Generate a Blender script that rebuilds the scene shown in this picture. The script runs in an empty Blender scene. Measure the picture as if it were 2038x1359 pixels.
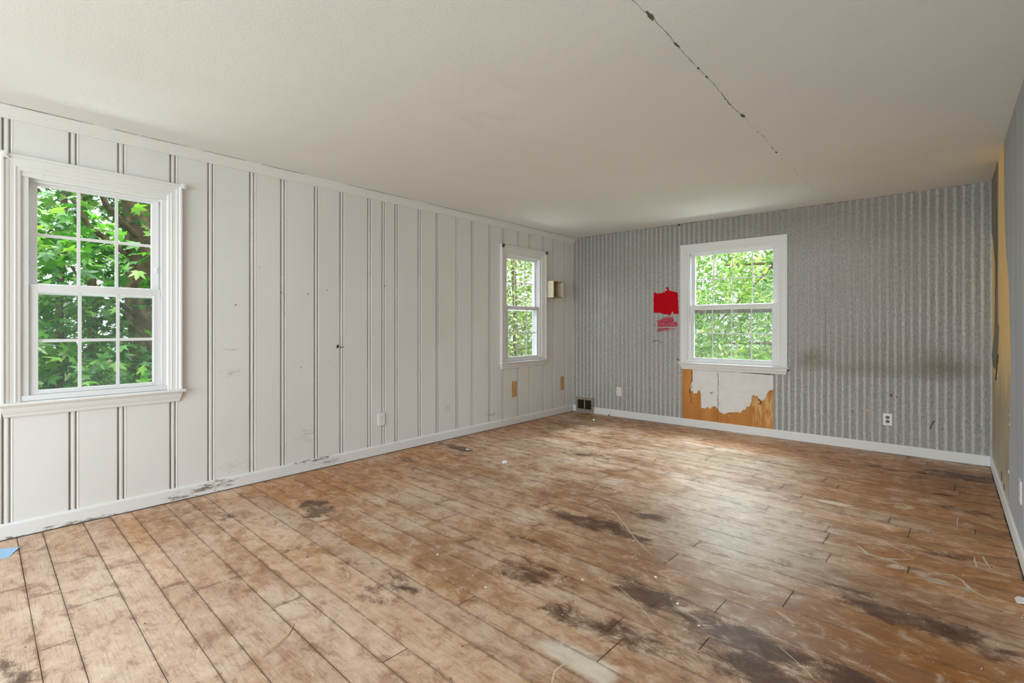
import bpy, math, random
from mathutils import Vector, Matrix, noise
R = random.Random(7)
SC = bpy.context.scene
COL = SC.collection

# ------------------------------------------------------------------ camera
YAW = math.atan(866 / 993)
cam = bpy.data.cameras.new('camera')
cam.sensor_width = 36
cam.lens = 36 * 993 / 2038
cam.shift_y = -31 / 2038
cam.clip_start = 0.02
co = bpy.data.objects.new('camera', cam)
COL.objects.link(co)
co.location = (0, 0, 1.204)
co.rotation_euler = (math.pi / 2, 0, YAW)
SC.camera = co

# ------------------------------------------------------------------ light
def lin(c):
    c = c / 255
    return c / 12.92 if c <= .04045 else ((c + .055) / 1.055) ** 2.4
def rgb(r, g, b):
    return (lin(r), lin(g), lin(b), 1)

w = bpy.data.worlds.new('sky')
SC.world = w
w.use_nodes = True
bg = w.node_tree.nodes['Background']
bg.inputs[0].default_value = (.86, .94, 1, 1)
bg.inputs[1].default_value = 1.3

sun = bpy.data.lights.new('sun', 'SUN')
sun.energy = 2.9
sun.angle = math.radians(2)
sun.color = (1, .95, .85)
so = bpy.data.objects.new('sun', sun)
COL.objects.link(so)
so.location = (4, -4, 9)
so.rotation_euler = Vector((.42, -.40, .82)).to_track_quat('Z', 'Y').to_euler()

def area(name, loc, aim, sx, sy, power, color=(1, 1, 1)):
    l = bpy.data.lights.new(name, 'AREA')
    l.shape = 'RECTANGLE'
    l.size = sx
    l.size_y = sy
    l.energy = power
    l.color = color
    o = bpy.data.objects.new(name, l)
    COL.objects.link(o)
    o.location = loc
    o.rotation_euler = (Vector(loc) - Vector(aim)).to_track_quat('Z', 'Y').to_euler()
    return o
# added fill lights behind the camera, outside an unseen opening and side window
area('rear_fill', (-1.75, -2.55, 1.3), (-1.75, 3, 1.2), 3.2, 2.3, 107, (.83, .93, 1))
area('side_fill', (-4.28, -1.25, 1.5), (0, -.6, 1.3), 1.1, 1.3, 10, (.83, .93, 1))

# added fill lights high outside the three windows, hidden from the camera
area('back_window_fill', (-1.75, 7.5, 3.05), (-1.8, 3.9, .9), 2.4, .9, 310, (.84, .93, 1))
area('far_window_fill', (-5.9, 4.9, 2.98), (-2.6, 4.7, .9), 1.8, .7, 250, (.84, .93, 1))
area('near_window_fill', (-5.9, .75, 2.98), (-2.6, .7, .9), 1.8, .7, 60, (.93, .97, 1))
# added low fill lights outside the windows, aimed up in place of ground bounce
area('back_low_fill', (-1.75, 7.4, .28), (-1.8, 4.2, 2.0), 2.6, .5, 26, (.92, 1, .97))
area('far_low_fill', (-5.5, 4.9, .25), (-2.6, 4.8, 2.0), 2.2, .5, 16, (.92, 1, .97))
area('near_low_fill', (-5.5, .75, .25), (-2.6, .7, 2.0), 2.2, .5, 25, (.92, 1, .97))

SC.view_settings.view_transform = 'Standard'
SC.view_settings.look = 'None'
SC.view_settings.exposure = 0.46
SC.view_settings.gamma = 1
SC.view_settings.use_curve_mapping = False
SC.cycles.use_denoising = True
SC.cycles.max_bounces = 10
SC.cycles.diffuse_bounces = 6
SC.cycles.transparent_max_bounces = 16
SC.cycles.sample_clamp_indirect = 6

# ------------------------------------------------------------------ node helpers
class NT:
    def __init__(s, name):
        s.m = bpy.data.materials.new(name)
        s.m.use_nodes = True
        s.t = s.m.node_tree
        s.b = s.t.nodes['Principled BSDF']
        s.out = s.t.nodes['Material Output']
    def n(s, typ, **k):
        nd = s.t.nodes.new('ShaderNode' + typ)
        for a, v in k.items():
            setattr(nd, a, v)
        return nd
    def put(s, sock, v):
        if isinstance(v, bpy.types.NodeSocket):
            s.t.links.new(v, sock)
        elif v is not None:
            sock.default_value = v
    def math(s, op, a, b=None, c=None, clamp=False):
        nd = s.n('Math', operation=op, use_clamp=clamp)
        s.put(nd.inputs[0], a)
        s.put(nd.inputs[1], b)
        s.put(nd.inputs[2], c)
        return nd.outputs[0]
    def vmath(s, op, a, b=None):
        nd = s.n('VectorMath', operation=op)
        s.put(nd.inputs[0], a)
        s.put(nd.inputs[1], b)
        return nd.outputs[0]
    def mapping(s, v, loc=(0, 0, 0), rot=(0, 0, 0), sc=(1, 1, 1), kind='POINT'):
        nd = s.n('Mapping', vector_type=kind)
        s.put(nd.inputs[0], v)
        nd.inputs[1].default_value = loc
        nd.inputs[2].default_value = rot
        nd.inputs[3].default_value = sc
        return nd.outputs[0]
    def noise(s, v, scale, detail=4, rough=.55, dist=0):
        nd = s.n('TexNoise')
        s.put(nd.inputs['Vector'], v)
        nd.inputs['Scale'].default_value = scale
        nd.inputs['Detail'].default_value = detail
        nd.inputs['Roughness'].default_value = rough
        nd.inputs['Distortion'].default_value = dist
        return nd.outputs['Fac']
    def ramp(s, f, stops, interp='LINEAR'):
        nd = s.n('ValToRGB')
        s.put(nd.inputs[0], f)
        cr = nd.color_ramp
        cr.interpolation = interp
        while len(cr.elements) < len(stops):
            cr.elements.new(.5)
        for e, (p, c) in zip(cr.elements, stops):
            e.position = p
            e.color = c if isinstance(c, tuple) else (c, c, c, 1)
        return nd.outputs[0]
    def mix(s, f, a, b, mode='MIX'):
        nd = s.n('Mix', data_type='RGBA', blend_type=mode)
        s.put(nd.inputs[0], f)
        s.put(nd.inputs[6], a)
        s.put(nd.inputs[7], b)
        return nd.outputs[2]
    def bump(s, h, strength=.3, dist=.002):
        nd = s.n('Bump')
        nd.inputs['Strength'].default_value = strength
        nd.inputs['Distance'].default_value = dist
        s.put(nd.inputs['Height'], h)
        s.t.links.new(nd.outputs[0], s.b.inputs['Normal'])
    def pos(s):
        return s.n('NewGeometry').outputs['Position']
    def sep(s, v):
        nd = s.n('SeparateXYZ')
        s.put(nd.inputs[0], v)
        return nd.outputs
    def comb(s, x, y, z):
        nd = s.n('CombineXYZ')
        for i, v in enumerate((x, y, z)):
            s.put(nd.inputs[i], v)
        return nd.outputs[0]
    def color(s, v):
        s.put(s.b.inputs['Base Color'], v)
    def rough(s, v):
        s.put(s.b.inputs['Roughness'], v)

def simple(name, c, rough=.5, metal=0, var=.0, scale=20, bump=0):
    t = NT(name)
    if var:
        f = t.noise(t.pos(), scale, 5)
        c2 = tuple(x * (1 - var) for x in c[:3]) + (1,)
        t.color(t.mix(t.ramp(f, [(.35, 0.), (.65, 1.)]), c2, c))
        if bump:
            t.bump(f, bump, .002)
    else:
        t.color(c)
    t.rough(rough)
    t.b.inputs['Metallic'].default_value = metal
    return t.m

# ------------------------------------------------------------------ materials
def paint(name, c, dirt, grime=(.2, .17, .13, 1), spots=(), horizontal=True, rough=.45, groove=False):
    t = NT(name)
    p = t.pos()
    soft = t.noise(p, 1.3, 3)
    col = t.mix(t.ramp(soft, [(.3, 0.), (.7, 1.)]), tuple(x * .955 for x in c[:3]) + (1,), c)
    sc = (6, 6, 60) if horizontal else (40, 40, 3)
    s = t.noise(t.mapping(p, sc=sc), 1, 6, .7)
    big = t.noise(t.mapping(p, loc=(3, 1, 2)), 2.3, 3)
    m = t.math('MULTIPLY', t.ramp(s, [(.66, 0.), (.74, 1.)]), t.ramp(big, [(.52, 0.), (.66, 1.)]))
    m = t.math('MULTIPLY', m, dirt)
    for (sy, sz, ry, rz, st) in spots:   # scuffed and grimy places
        mp = t.mapping(p, loc=(-4, sy, sz), sc=(1, ry, rz), kind='TEXTURE')
        g = t.n('TexGradient', gradient_type='SPHERICAL')
        t.put(g.inputs[0], mp)
        sn = t.noise(t.mapping(p, sc=(20, 14, 60)), 1, 6, .75)
        m = t.math('MAXIMUM', m, t.math('MULTIPLY', t.ramp(t.math('ADD', sn, t.math('MULTIPLY', g.outputs[1], .22)), [(.62, 0.), (.72, 1.)]), t.math('MULTIPLY', t.ramp(g.outputs[1], [(0, 0.), (.3, 1.)]), st)))
    col = t.mix(m, col, grime)
    if groove:   # groove shade and dirt painted between planks, darker with depth
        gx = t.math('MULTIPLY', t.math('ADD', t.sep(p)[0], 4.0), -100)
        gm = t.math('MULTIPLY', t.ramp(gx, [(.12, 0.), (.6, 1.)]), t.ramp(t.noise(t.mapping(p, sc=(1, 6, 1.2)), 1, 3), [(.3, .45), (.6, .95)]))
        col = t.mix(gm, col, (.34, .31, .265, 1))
    t.color(col)
    t.rough(rough)
    t.bump(t.noise(t.mapping(p, sc=(1, 1, .35)), 220, 3), .12, .001)
    return t.m

M = {}
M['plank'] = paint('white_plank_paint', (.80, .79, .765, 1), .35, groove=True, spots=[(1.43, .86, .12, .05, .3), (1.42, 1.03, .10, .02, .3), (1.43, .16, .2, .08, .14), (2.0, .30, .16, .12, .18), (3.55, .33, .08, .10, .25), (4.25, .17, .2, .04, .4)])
M['trim'] = paint('white_trim_paint', (.82, .815, .80, 1), .5, horizontal=False, rough=.38)
M['base'] = paint('white_baseboard_paint', (.82, .82, .81, 1), .6, spots=[(1.27, .05, .25, .07, .9), (1.10, .02, .2, .05, .8), (2.08, .085, .35, .03, .9), (.55, .0, .5, .035, .9), (2.2, .04, .2, .04, .6)], rough=.4)
M['vinyl'] = simple('white_sash_vinyl', (.80, .80, .81, 1), .35)

t = NT('groove_backing'); t.color((.16, .14, .12, 1)); t.rough(.9); M['backing'] = t.m

# ceiling: matt off-white paint on rough board
t = NT('ceiling_paint')
p = t.pos()
f = t.noise(p, .8, 3)
c = t.mix(t.ramp(f, [(.3, 0.), (.7, 1.)]), (.78, .785, .77, 1), (.82, .825, .81, 1))
sm = t.noise(t.mapping(p, sc=(9, 3, 1)), 1, 5, .65)
mask = t.n('TexGradient', gradient_type='SPHERICAL')
t.put(mask.inputs[0], t.mapping(p, loc=(-2.1, 2.1, 2.44), rot=(0, 0, -.4), sc=(.85, .35, 1), kind='TEXTURE'))
k = t.math('MULTIPLY', t.ramp(sm, [(.5, 0.), (.7, 1.)]), mask.outputs[1])
c = t.mix(t.math('MULTIPLY', k, .22), c, (.52, .50, .46, 1))
ym = t.n('TexGradient', gradient_type='SPHERICAL')
t.put(ym.inputs[0], t.mapping(p, loc=(.29, 5.2, 2.44), sc=(.22, .8, 1), kind='TEXTURE'))
c = t.mix(t.math('MULTIPLY', ym.outputs[1], .5), c, (.75, .62, .42, 1))
t.color(c); t.rough(.9)
t.bump(t.noise(p, 90, 5, .6), .25, .003)
M['ceiling'] = t.m

# stained worn floor boards
BD = (0.9994, -0.03464)
ND = (0.03464, 0.9994)
def fuv(x, y):
    return (x * BD[0] + y * BD[1], x * ND[0] + y * ND[1])
t = NT('worn_floor_boards')
p = t.mapping(t.pos(), rot=(0, 0, math.radians(1.985)))
flat = t.vmath('MULTIPLY', p, (1, 1, 0))
oi = t.n('ObjectInfo').outputs['Random']
off = t.vmath('ADD', flat, t.comb(t.math('MULTIPLY', oi, 41), t.math('MULTIPLY', oi, 17), 0))
STAINS_AND_SHADE = {}
ATT = {}
for an in ('wear_a', 'wear_b'):  # masks for wear, stains, painted sheen and shadow
    nd = t.n('Attribute', attribute_name=an)
    ATT[an] = nd
    sp = t.n('SeparateColor'); t.put(sp.inputs[0], nd.outputs['Color'])
    ATT[an + 's'] = sp.outputs
def blobs(key, items):
    STAINS_AND_SHADE[key] = [fuv(x, y) + (rx, ry, math.radians(rot), st) for (x, y, rx, ry, rot, st) in items]
    sock = {'orange': ATT['wear_as'][0], 'pale': ATT['wear_as'][1], 'green': ATT['wear_as'][2],
            'brown': ATT['wear_bs'][0], 'dark': ATT['wear_bs'][1], 'white': ATT['wear_bs'][2]}[key]
    return t.math('MULTIPLY', sock, 1.6)
def stain_shade_at(u, v):
    n1 = noise.fractal(Vector((u * 2.3, v * 2.3, 1.7)), .6, 2.1, 5)
    n2 = noise.fractal(Vector((u * 2.3, v * 2.3, 9.3)), .6, 2.1, 5)
    uu, vv = u + .13 * n1, v + .07 * n2
    out = {}
    for key, items in STAINS_AND_SHADE.items():
        best = 0
        for (cu, cv, rx, ry, rot, st) in items:
            du, dv = uu - cu, vv - cv
            if abs(du) > rx + ry or abs(dv) > rx + ry: continue
            c_, s_ = math.cos(rot), math.sin(rot)
            q = math.hypot((du * c_ + dv * s_) / rx, (-du * s_ + dv * c_) / ry)
            best = max(best, (1 - q) * st)
        out[key] = min(1, best / 1.6)
    return out
blotch = t.noise(t.mapping(flat, sc=(1, 1.7, 1)), 2.1, 9, .66, .4)
fine = t.noise(t.mapping(off, sc=(6, 22, 1)), 1.5, 9, .74, .8)
grain = t.noise(t.mapping(off, sc=(7, 150, 1)), 1, 5, .6, .3)
mott = t.noise(t.mapping(flat, sc=(8, 12, 1)), 1, 10, .78, .5)
base = t.ramp(blotch, [(.30, rgb(140, 102, 76)), (.42, rgb(176, 140, 112)), (.52, rgb(198, 168, 142)), (.64, rgb(212, 192, 174))])
# large zones of wear and old varnish, and painted floor sheen
orange = blobs('orange', [(-3.75, 2.0, .95, .75, 0, 1.5), (-3.6, 3.0, .7, .6, 0, 1.0), (-.5, 5.35, 2.0, .55, 0, 1.5), (-2.9, 5.6, 1.3, .35, 0, 1.2), (.05, 4.3, 1.2, 1.3, 0, 1.7), (-.3, 2.4, .9, .35, 0, 1.3), (-3.9, 4.6, .6, 1.2, 0, .9),
                (.1, 3.35, .75, .6, 0, 1.6), (-.15, 2.3, .7, .5, 0, 1.2), (-3.5, .75, .5, .3, 0, .9), (-2.65, .75, .45, .22, -20, 1.1), (-1.5, 3.6, .7, .25, 0, .8), (-.9, 2.4, .4, .3, 0, .7)])
base = t.mix(t.math('MULTIPLY', t.ramp(orange, [(.12, 0.), (.75, 1.)]), .70), base, t.mix(fine, rgb(146, 94, 54), rgb(200, 146, 98)))
pale = blobs('pale', [(-2.6, .35, 1.7, .75, 0, 1.5), (-1.7, 1.1, .9, .55, 0, 1.1), (-2.5, 2.3, .55, .3, 0, 1.1), (-2.3, 1.45, .32, .16, 0, .9), (-.98, 1.5, .16, .10, 0, 2.0), (-3.4, 1.3, .5, .25, 0, 1.0), (-3.2, 3.9, .8, .5, 0, .7)])
base = t.mix(t.math('MULTIPLY', t.ramp(pale, [(.1, 0.), (.7, 1.)]), .72), base, t.mix(mott, rgb(186, 156, 132), rgb(222, 202, 186)))
green = blobs('green', [(-.95, 2.95, .8, .42, 10, 1.5), (-1.15, 3.6, .75, .3, 0, 1.2), (-.75, 2.55, .35, .2, 0, 1.2), (-1.6, 4.6, 1.2, .6, 0, .9), (-.3, 3.9, .55, .22, 0, .9)])  # pale greenish zones, window sheen painted into the boards
base = t.mix(t.math('MULTIPLY', t.ramp(green, [(.12, 0.), (.7, 1.)]), .55), base, t.mix(mott, rgb(170, 148, 116), rgb(228, 216, 192)))
brown = blobs('brown', [(-.45, 2.1, 1.1, .7, 0, 1.2), (-1.25, 2.35, .8, .7, 0, .9), (.1, 5.2, .55, .8, 0, 1.2), (-2.1, 1.75, .8, .4, 0, .7), (-1.6, 2.95, .7, .35, 0, .9), (-2.9, 2.9, .8, .4, 0, .7), (-.2, 2.75, .6, .3, 0, 1.0)])
base = t.mix(t.math('MULTIPLY', t.ramp(brown, [(.12, 0.), (.8, 1.)]), .62), base, t.mix(mott, rgb(98, 64, 40), rgb(160, 116, 78)))
# streaks and mottling
base = t.mix(t.math('MULTIPLY', t.ramp(fine, [(.50, 0.), (.72, 1.)]), .55), base, t.mix(.35, base, rgb(110, 68, 44)), 'MIX')
base = t.mix(t.math('MULTIPLY', t.ramp(mott, [(.50, 0.), (.62, 1.)]), .62), base, rgb(130, 90, 68))
base = t.mix(t.math('MULTIPLY', t.ramp(mott, [(.36, 1.), (.48, 0.)]), .58), base, rgb(226, 206, 188))
base = t.mix(t.math('MULTIPLY', t.ramp(grain, [(.52, 0.), (.64, 1.)]), .30), base, rgb(120, 76, 48))
# dark water and pet stains, plus a painted shadow at the left foreground edge
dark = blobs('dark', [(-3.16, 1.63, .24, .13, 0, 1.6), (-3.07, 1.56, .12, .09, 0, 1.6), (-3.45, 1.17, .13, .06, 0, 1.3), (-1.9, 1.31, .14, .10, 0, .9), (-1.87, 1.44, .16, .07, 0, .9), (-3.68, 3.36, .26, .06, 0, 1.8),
              (-3.45, 3.2, .2, .1, 0, 1.1), (-3.7, 2.75, .3, .1, 10, .9), (-3.3, 2.62, .28, .09, 0, .9), (-1.72, 2.62, .48, .07, 0, 1.5), (-1.45, 2.66, .3, .14, 0, 1.4), (-1.48, 2.93, .2, .1, 0, 1.5), (-1.5, 1.9, .36, .14, 0, 1.1), (-1.75, 2.15, .25, .1, 0, .8),
              (-.98, 2.05, .36, .12, -12, 1.4), (-.62, 1.98, .34, .16, -8, 1.5), (-.45, 1.8, .4, .12, 0, 1.4), (-.22, 2.02, .42, .14, 0, 1.5), (-.12, 2.62, .38, .12, -4, 1.7), (-.32, 2.75, .2, .07, 0, 1.1), (-2.46, .13, .12, .10, 0, 1.1), (-.98, 1.75, .4, .1, 0, 1.1),
              (-2.2, 1.36, .18, .05, 40, .9), (.12, 5.35, .4, .2, 0, 1.3), (-.4, 5.3, .6, .08, 0, 1.0), (.1, 4.35, .2, .07, 0, 1.2), (-.1, 4.7, .25, .05, 0, 1.1), (-2.5, 4.0, .5, .08, 0, 1.0), (-1.9, 3.25, .4, .09, 0, .8), (-.1, 3.45, .3, .09, 0, .9), (-.9, 4.0, .5, .06, 0, .7), (-1.15, 1.72, .18, .06, 0, 1.0)])
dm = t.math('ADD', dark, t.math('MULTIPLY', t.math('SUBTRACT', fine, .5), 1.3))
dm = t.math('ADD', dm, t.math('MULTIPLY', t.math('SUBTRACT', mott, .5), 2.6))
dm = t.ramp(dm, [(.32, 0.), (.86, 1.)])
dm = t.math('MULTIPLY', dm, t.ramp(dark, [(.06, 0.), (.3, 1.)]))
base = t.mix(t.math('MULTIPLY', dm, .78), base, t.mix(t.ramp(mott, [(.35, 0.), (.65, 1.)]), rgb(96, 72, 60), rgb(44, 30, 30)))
# red varnish left at one spot

# pale scrapes and rings
scr = t.noise(t.mapping(flat, rot=(0, 0, .5), sc=(3, 60, 1)), 1, 6, .75, 1.6)
scm = t.math('MULTIPLY', t.ramp(scr, [(.68, 0.), (.73, 1.)]), t.ramp(t.noise(flat, 1.1, 2), [(.46, 0.), (.6, 1.)]))
base = t.mix(t.math('MULTIPLY', scm, .5), base, rgb(228, 205, 178))
wm = blobs('white', [(-.06, 3.1, .28, .035, -14, 2), (-.35, 3.2, .34, .03, -10, 1.5), (-.55, 4.0, .2, .03, -5, 2.2), (-2.5, 2.33, .2, .1, 0, .8), (-2.9, 1.8, .14, .05, 0, 1.1), (-.97, 1.5, .15, .07, 0, 2)])
base = t.mix(t.math('MULTIPLY', t.ramp(wm, [(.3, 0.), (.8, 1.)]), .55), base, rgb(232, 226, 212))
# per board shift
hs = t.n('HueSaturation'); t.put(hs.inputs['Color'], base)
t.put(hs.inputs['Value'], t.math('ADD', t.math('MULTIPLY', oi, .13), 1.01))
t.put(hs.inputs['Saturation'], t.math('ADD', t.math('MULTIPLY', t.math('FRACT', t.math('MULTIPLY', oi, 7.3)), .12), 1.08))
zf = t.sep(t.pos())[2]
ea = t.math('ADD', ATT['wear_a'].outputs['Alpha'], t.math('MULTIPLY', t.math('SUBTRACT', mott, .5), 1.1))
edged = t.math('MULTIPLY', t.ramp(ea, [(.80, 0.), (1.05, 1.)]), .42)
hcol = t.mix(edged, hs.outputs[0], rgb(104, 66, 46))
seam = t.ramp(t.math('MULTIPLY', zf, -400), [(.22, 0.), (.5, 1.)])
t.color(t.mix(seam, hcol, rgb(108, 72, 52)))
t.rough(t.ramp(t.math('ADD', t.math('MULTIPLY', blotch, .6), t.math('MULTIPLY', mott, .4)), [(.3, .34), (.7, .60)]))
t.put(t.b.inputs['Specular IOR Level'], t.math('MULTIPLY_ADD', dm, -.25, .45))
t.bump(t.math('ADD', t.math('MULTIPLY', grain, .5), t.math('MULTIPLY', fine, .5)), .22, .002)
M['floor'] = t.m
M['subfloor'] = simple('dark_subfloor', (.10, .062, .042, 1), .95)

# striped fibre wallpaper of the back wall
t = NT('striped_grey_wallpaper')
p = t.pos()
x, y, z = t.sep(p)
wob = t.noise(t.comb(t.math('MULTIPLY', x, 9), 0, t.math('MULTIPLY', z, 7)), 1, 3)
xs = t.math('ADD', x, t.math('MULTIPLY', t.math('SUBTRACT', wob, .5), .013))
ph = t.math('MULTIPLY', t.math('ADD', xs, .010), 2 * math.pi / .0595)
st = t.math('COSINE', ph)
st2 = t.math('COSINE', t.math('MULTIPLY', ph, 2))
stripe = t.math('ADD', t.math('MULTIPLY', st, .21), t.math('MULTIPLY', st2, .08))
stripe = t.math('ADD', stripe, .47, clamp=True)
big = t.noise(t.comb(t.math('MULTIPLY', x, 1.2), 0, t.math('MULTIPLY', z, 1.0)), 1.6, 3)
g1 = t.n('TexGradient', gradient_type='SPHERICAL')
t.put(g1.inputs[0], t.mapping(p, loc=(-1.1, 5.9, 1.75), sc=(1.15, 1, 1.2), kind='TEXTURE'))
fade = t.ramp(g1.outputs[1], [(.05, 1.), (.6, .12)])
g2 = t.n('TexGradient', gradient_type='SPHERICAL')
t.put(g2.inputs[0], t.mapping(p, loc=(-2.9, 5.9, 1.25), sc=(.9, 1, 1.2), kind='TEXTURE'))
fade = t.math('MULTIPLY', fade, t.ramp(g2.outputs[1], [(.05, 1.), (.8, .45)]))
con = t.math('MULTIPLY', fade, t.ramp(big, [(.3, .6), (.6, 1.)]))
f = t.math('ADD', t.math('MULTIPLY', t.math('SUBTRACT', stripe, .5), con), .5)
fib = t.noise(t.mapping(p, sc=(110, 1, 34)), 1, 5, .75)
rib = t.noise(t.mapping(p, sc=(120, 1, 1.5)), 1, 3, .6)
f = t.math('ADD', f, t.math('MULTIPLY', t.math('SUBTRACT', fib, .5), 1.25))
f = t.math('ADD', f, t.math('MULTIPLY', t.math('SUBTRACT', rib, .5), .5), clamp=True)
col = t.ramp(f, [(.05, rgb(122, 121, 118)), (.5, rgb(174, 173, 170)), (.95, rgb(224, 223, 221))])
def stain(lx, lz, rx, rz, s, c):  # tints an oval: stains lower down, painted shade near the top
    global col
    g = t.n('TexGradient', gradient_type='SPHERICAL')
    d = t.vmath('ADD', p, t.vmath('MULTIPLY', t.vmath('SUBTRACT', sd.outputs['Color'], (.5, .5, .5)), (.3, 0, .16)))
    t.put(g.inputs[0], t.mapping(d, loc=(lx, 5.9, lz), sc=(rx, 1, rz), kind='TEXTURE'))
    col = t.mix(t.math('MULTIPLY', t.ramp(g.outputs[1], [(0, 0.), (.9, 1.)]), s), col, c)
sd = t.n('TexNoise'); t.put(sd.inputs['Vector'], p); sd.inputs['Scale'].default_value = 5; sd.inputs['Detail'].default_value = 4
stain(-1.03, .86, .22, .16, .55, rgb(120, 108, 84))
stain(-.05, .84, .30, .17, .60, rgb(118, 104, 84))
stain(-.5, .78, .75, .10, .42, rgb(128, 122, 100))
stain(-.5, .95, .6, .25, .20, rgb(130, 124, 100))
stain(-.25, 1.9, .6, .7, .22, rgb(140, 138, 112))
stain(-1.4, 2.35, 2.8, .45, .50, rgb(122, 116, 102))  # brownish dark top of the wall, shade painted into the paper
stain(-3.8, 2.2, .8, .9, .30, rgb(120, 112, 96))
stain(-3.0, 1.95, .8, .4, .25, rgb(128, 124, 108))
t.color(col); t.rough(.85)
t.bump(t.math('ADD', t.math('MULTIPLY', fib, .6), t.math('MULTIPLY', stripe, .25)), .35, .002)
M['wallpaper'] = t.m

# finely combed wallpaper of the right wall
t = NT('combed_grey_wallpaper')
p = t.pos()
rib = t.noise(t.mapping(p, sc=(1, 150, .6)), 1, 3, .6)
rib2 = t.noise(t.mapping(p, sc=(1, 45, .3)), 1, 2, .6)
f = t.math('ADD', t.math('MULTIPLY', rib, .65), t.math('MULTIPLY', rib2, .35))
col = t.ramp(f, [(.38, rgb(140, 143, 150)), (.5, rgb(168, 172, 180)), (.6, rgb(204, 209, 216))])
big = t.noise(p, 1.2, 3)
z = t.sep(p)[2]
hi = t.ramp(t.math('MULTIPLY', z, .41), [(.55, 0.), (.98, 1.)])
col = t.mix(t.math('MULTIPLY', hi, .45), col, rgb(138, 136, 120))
t.color(col); t.rough(.7)
t.bump(f, .5, .003)
M['combed'] = t.m
M['remnant'] = simple('grey_wallpaper_back_strip', rgb(138, 132, 118), .9, var=.25, scale=60, bump=.3)

# bare gypsum board faces
t = NT('bare_board_under_back_window')
p = t.pos()
x, y, z = t.sep(p)
n1 = t.noise(t.mapping(p, sc=(6, 1, 1.6)), 1.4, 6, .65)
n2 = t.noise(t.mapping(p, sc=(26, 1, 5)), 1, 5, .6, .5)
col = t.mix(t.ramp(n1, [(.35, 0.), (.65, 1.)]), rgb(188, 120, 52), rgb(206, 142, 72))
g = t.n('TexGradient', gradient_type='SPHERICAL')
t.put(g.inputs[0], t.mapping(p, loc=(-1.50, 5.9, .28), sc=(.22, 1, .26), kind='TEXTURE'))
col = t.mix(t.math('MULTIPLY', t.math('MULTIPLY', t.ramp(n2, [(.45, 0.), (.6, 1.)]), t.ramp(g.outputs[1], [(.1, 0.), (.5, 1.)])), .7), col, rgb(226, 190, 130))
t.color(col); t.rough(.85)
M['bare'] = t.m
t = NT('bare_board_right_corner')
p = t.pos()
x, y, z = t.sep(p)
n1 = t.noise(t.mapping(p, sc=(1, 3, 2)), 1.6, 5, .6)
zz = t.math('ADD', z, t.math('MULTIPLY', t.math('SUBTRACT', n1, .5), .5))
col = t.ramp(t.math('MULTIPLY', zz, .4), [(.02, rgb(204, 200, 188)), (.08, rgb(178, 170, 148)), (.26, rgb(186, 174, 146)), (.36, rgb(226, 200, 146)), (.44, rgb(240, 206, 142)), (.9, rgb(246, 208, 142))])
n2 = t.noise(t.mapping(p, sc=(1, 8, 4)), 1.3, 6, .7)
low = t.ramp(t.math('MULTIPLY', zz, .4), [(.02, .8), (.34, .5), (.42, 0.)])
col = t.mix(t.math('MULTIPLY', t.ramp(n2, [(.45, 0.), (.7, 1.)]), low), col, rgb(136, 124, 98))
t.color(col); t.rough(.85)
t.bump(n2, .2, .002)
M['barecorner'] = t.m
M['plaster'] = simple('white_plaster_skim', (.80, .79, .76, 1), .8, var=.06, scale=12, bump=.2)
M['crack'] = simple('dark_crack', (.05, .045, .035, 1), .95)
M['grime'] = simple('grey_brown_grime', (.13, .12, .08, 1), .95)

t = NT('red_paint_patch')
p = t.pos()
n1 = t.noise(t.mapping(p, sc=(30, 1, 90)), 1, 4, .6)
t.color(t.mix(t.ramp(n1, [(.35, 0.), (.65, 1.)]), rgb(184, 0, 20), rgb(208, 2, 28)))
t.b.inputs['Specular IOR Level'].default_value = .15
t.rough(.8); t.bump(n1, .3, .001)
M['red'] = t.m
t = NT('dry_brushed_red')
p = t.pos()
n1 = t.noise(t.mapping(p, sc=(14, 1, 110)), 1, 5, .7)
n2 = t.noise(t.mapping(p, sc=(190, 1, 50)), 1, 3, .6)
t.color(t.mix(t.ramp(t.math('ADD', t.math('MULTIPLY', n1, .7), t.math('MULTIPLY', n2, .3)), [(.47, 0.), (.56, 1.)]), rgb(186, 18, 52), rgb(172, 110, 124)))
t.rough(.6)
M['reddry'] = t.m

def wood(name, a, b, sc=(30, 30, 3)):
    t = NT(name)
    n1 = t.noise(t.mapping(t.pos(), sc=sc), 1, 5, .6, .6)
    t.color(t.mix(t.ramp(n1, [(.35, 0.), (.65, 1.)]), a, b))
    t.rough(.7)
    return t.m
M['rawwood'] = wood('bare_wood', rgb(184, 140, 92), rgb(226, 186, 132))
M['boxwood'] = wood('bare_box_wood', rgb(140, 108, 66), rgb(190, 158, 108), (6, 6, 60))
M['cream'] = simple('cream_box_paint', rgb(232, 222, 200), .5, var=.12, scale=30)
M['ivory'] = simple('ivory_plastic', rgb(232, 228, 214), .35)
M['white_pl'] = simple('white_plastic', rgb(238, 238, 234), .3)
M['brownpl'] = simple('brown_plastic', rgb(110, 84, 66), .35)
M['black'] = simple('black', (.008, .008, .008, 1), .6)
M['metal'] = simple('tarnished_metal', rgb(168, 158, 136), .55, .15, var=.35, scale=40)
M['ductdark'] = simple('dark_duct', (.02, .016, .013, 1), .8)
M['duct'] = simple('rusty_fin', rgb(62, 52, 44), .6, .3)
M['bracket'] = simple('dark_bracket_metal', rgb(70, 72, 62), .6, .4)
M['paperblue'] = simple('pale_blue_paper', rgb(160, 200, 240), .6)
M['crumb'] = simple('white_crumb', rgb(238, 234, 226), .9)
M['crumby'] = simple('cream_crumb', rgb(222, 204, 160), .9)
M['straw'] = simple('straw', rgb(206, 172, 116), .8)
M['speck'] = simple('dark_speck', (.03, .02, .015, 1), .9)

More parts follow.
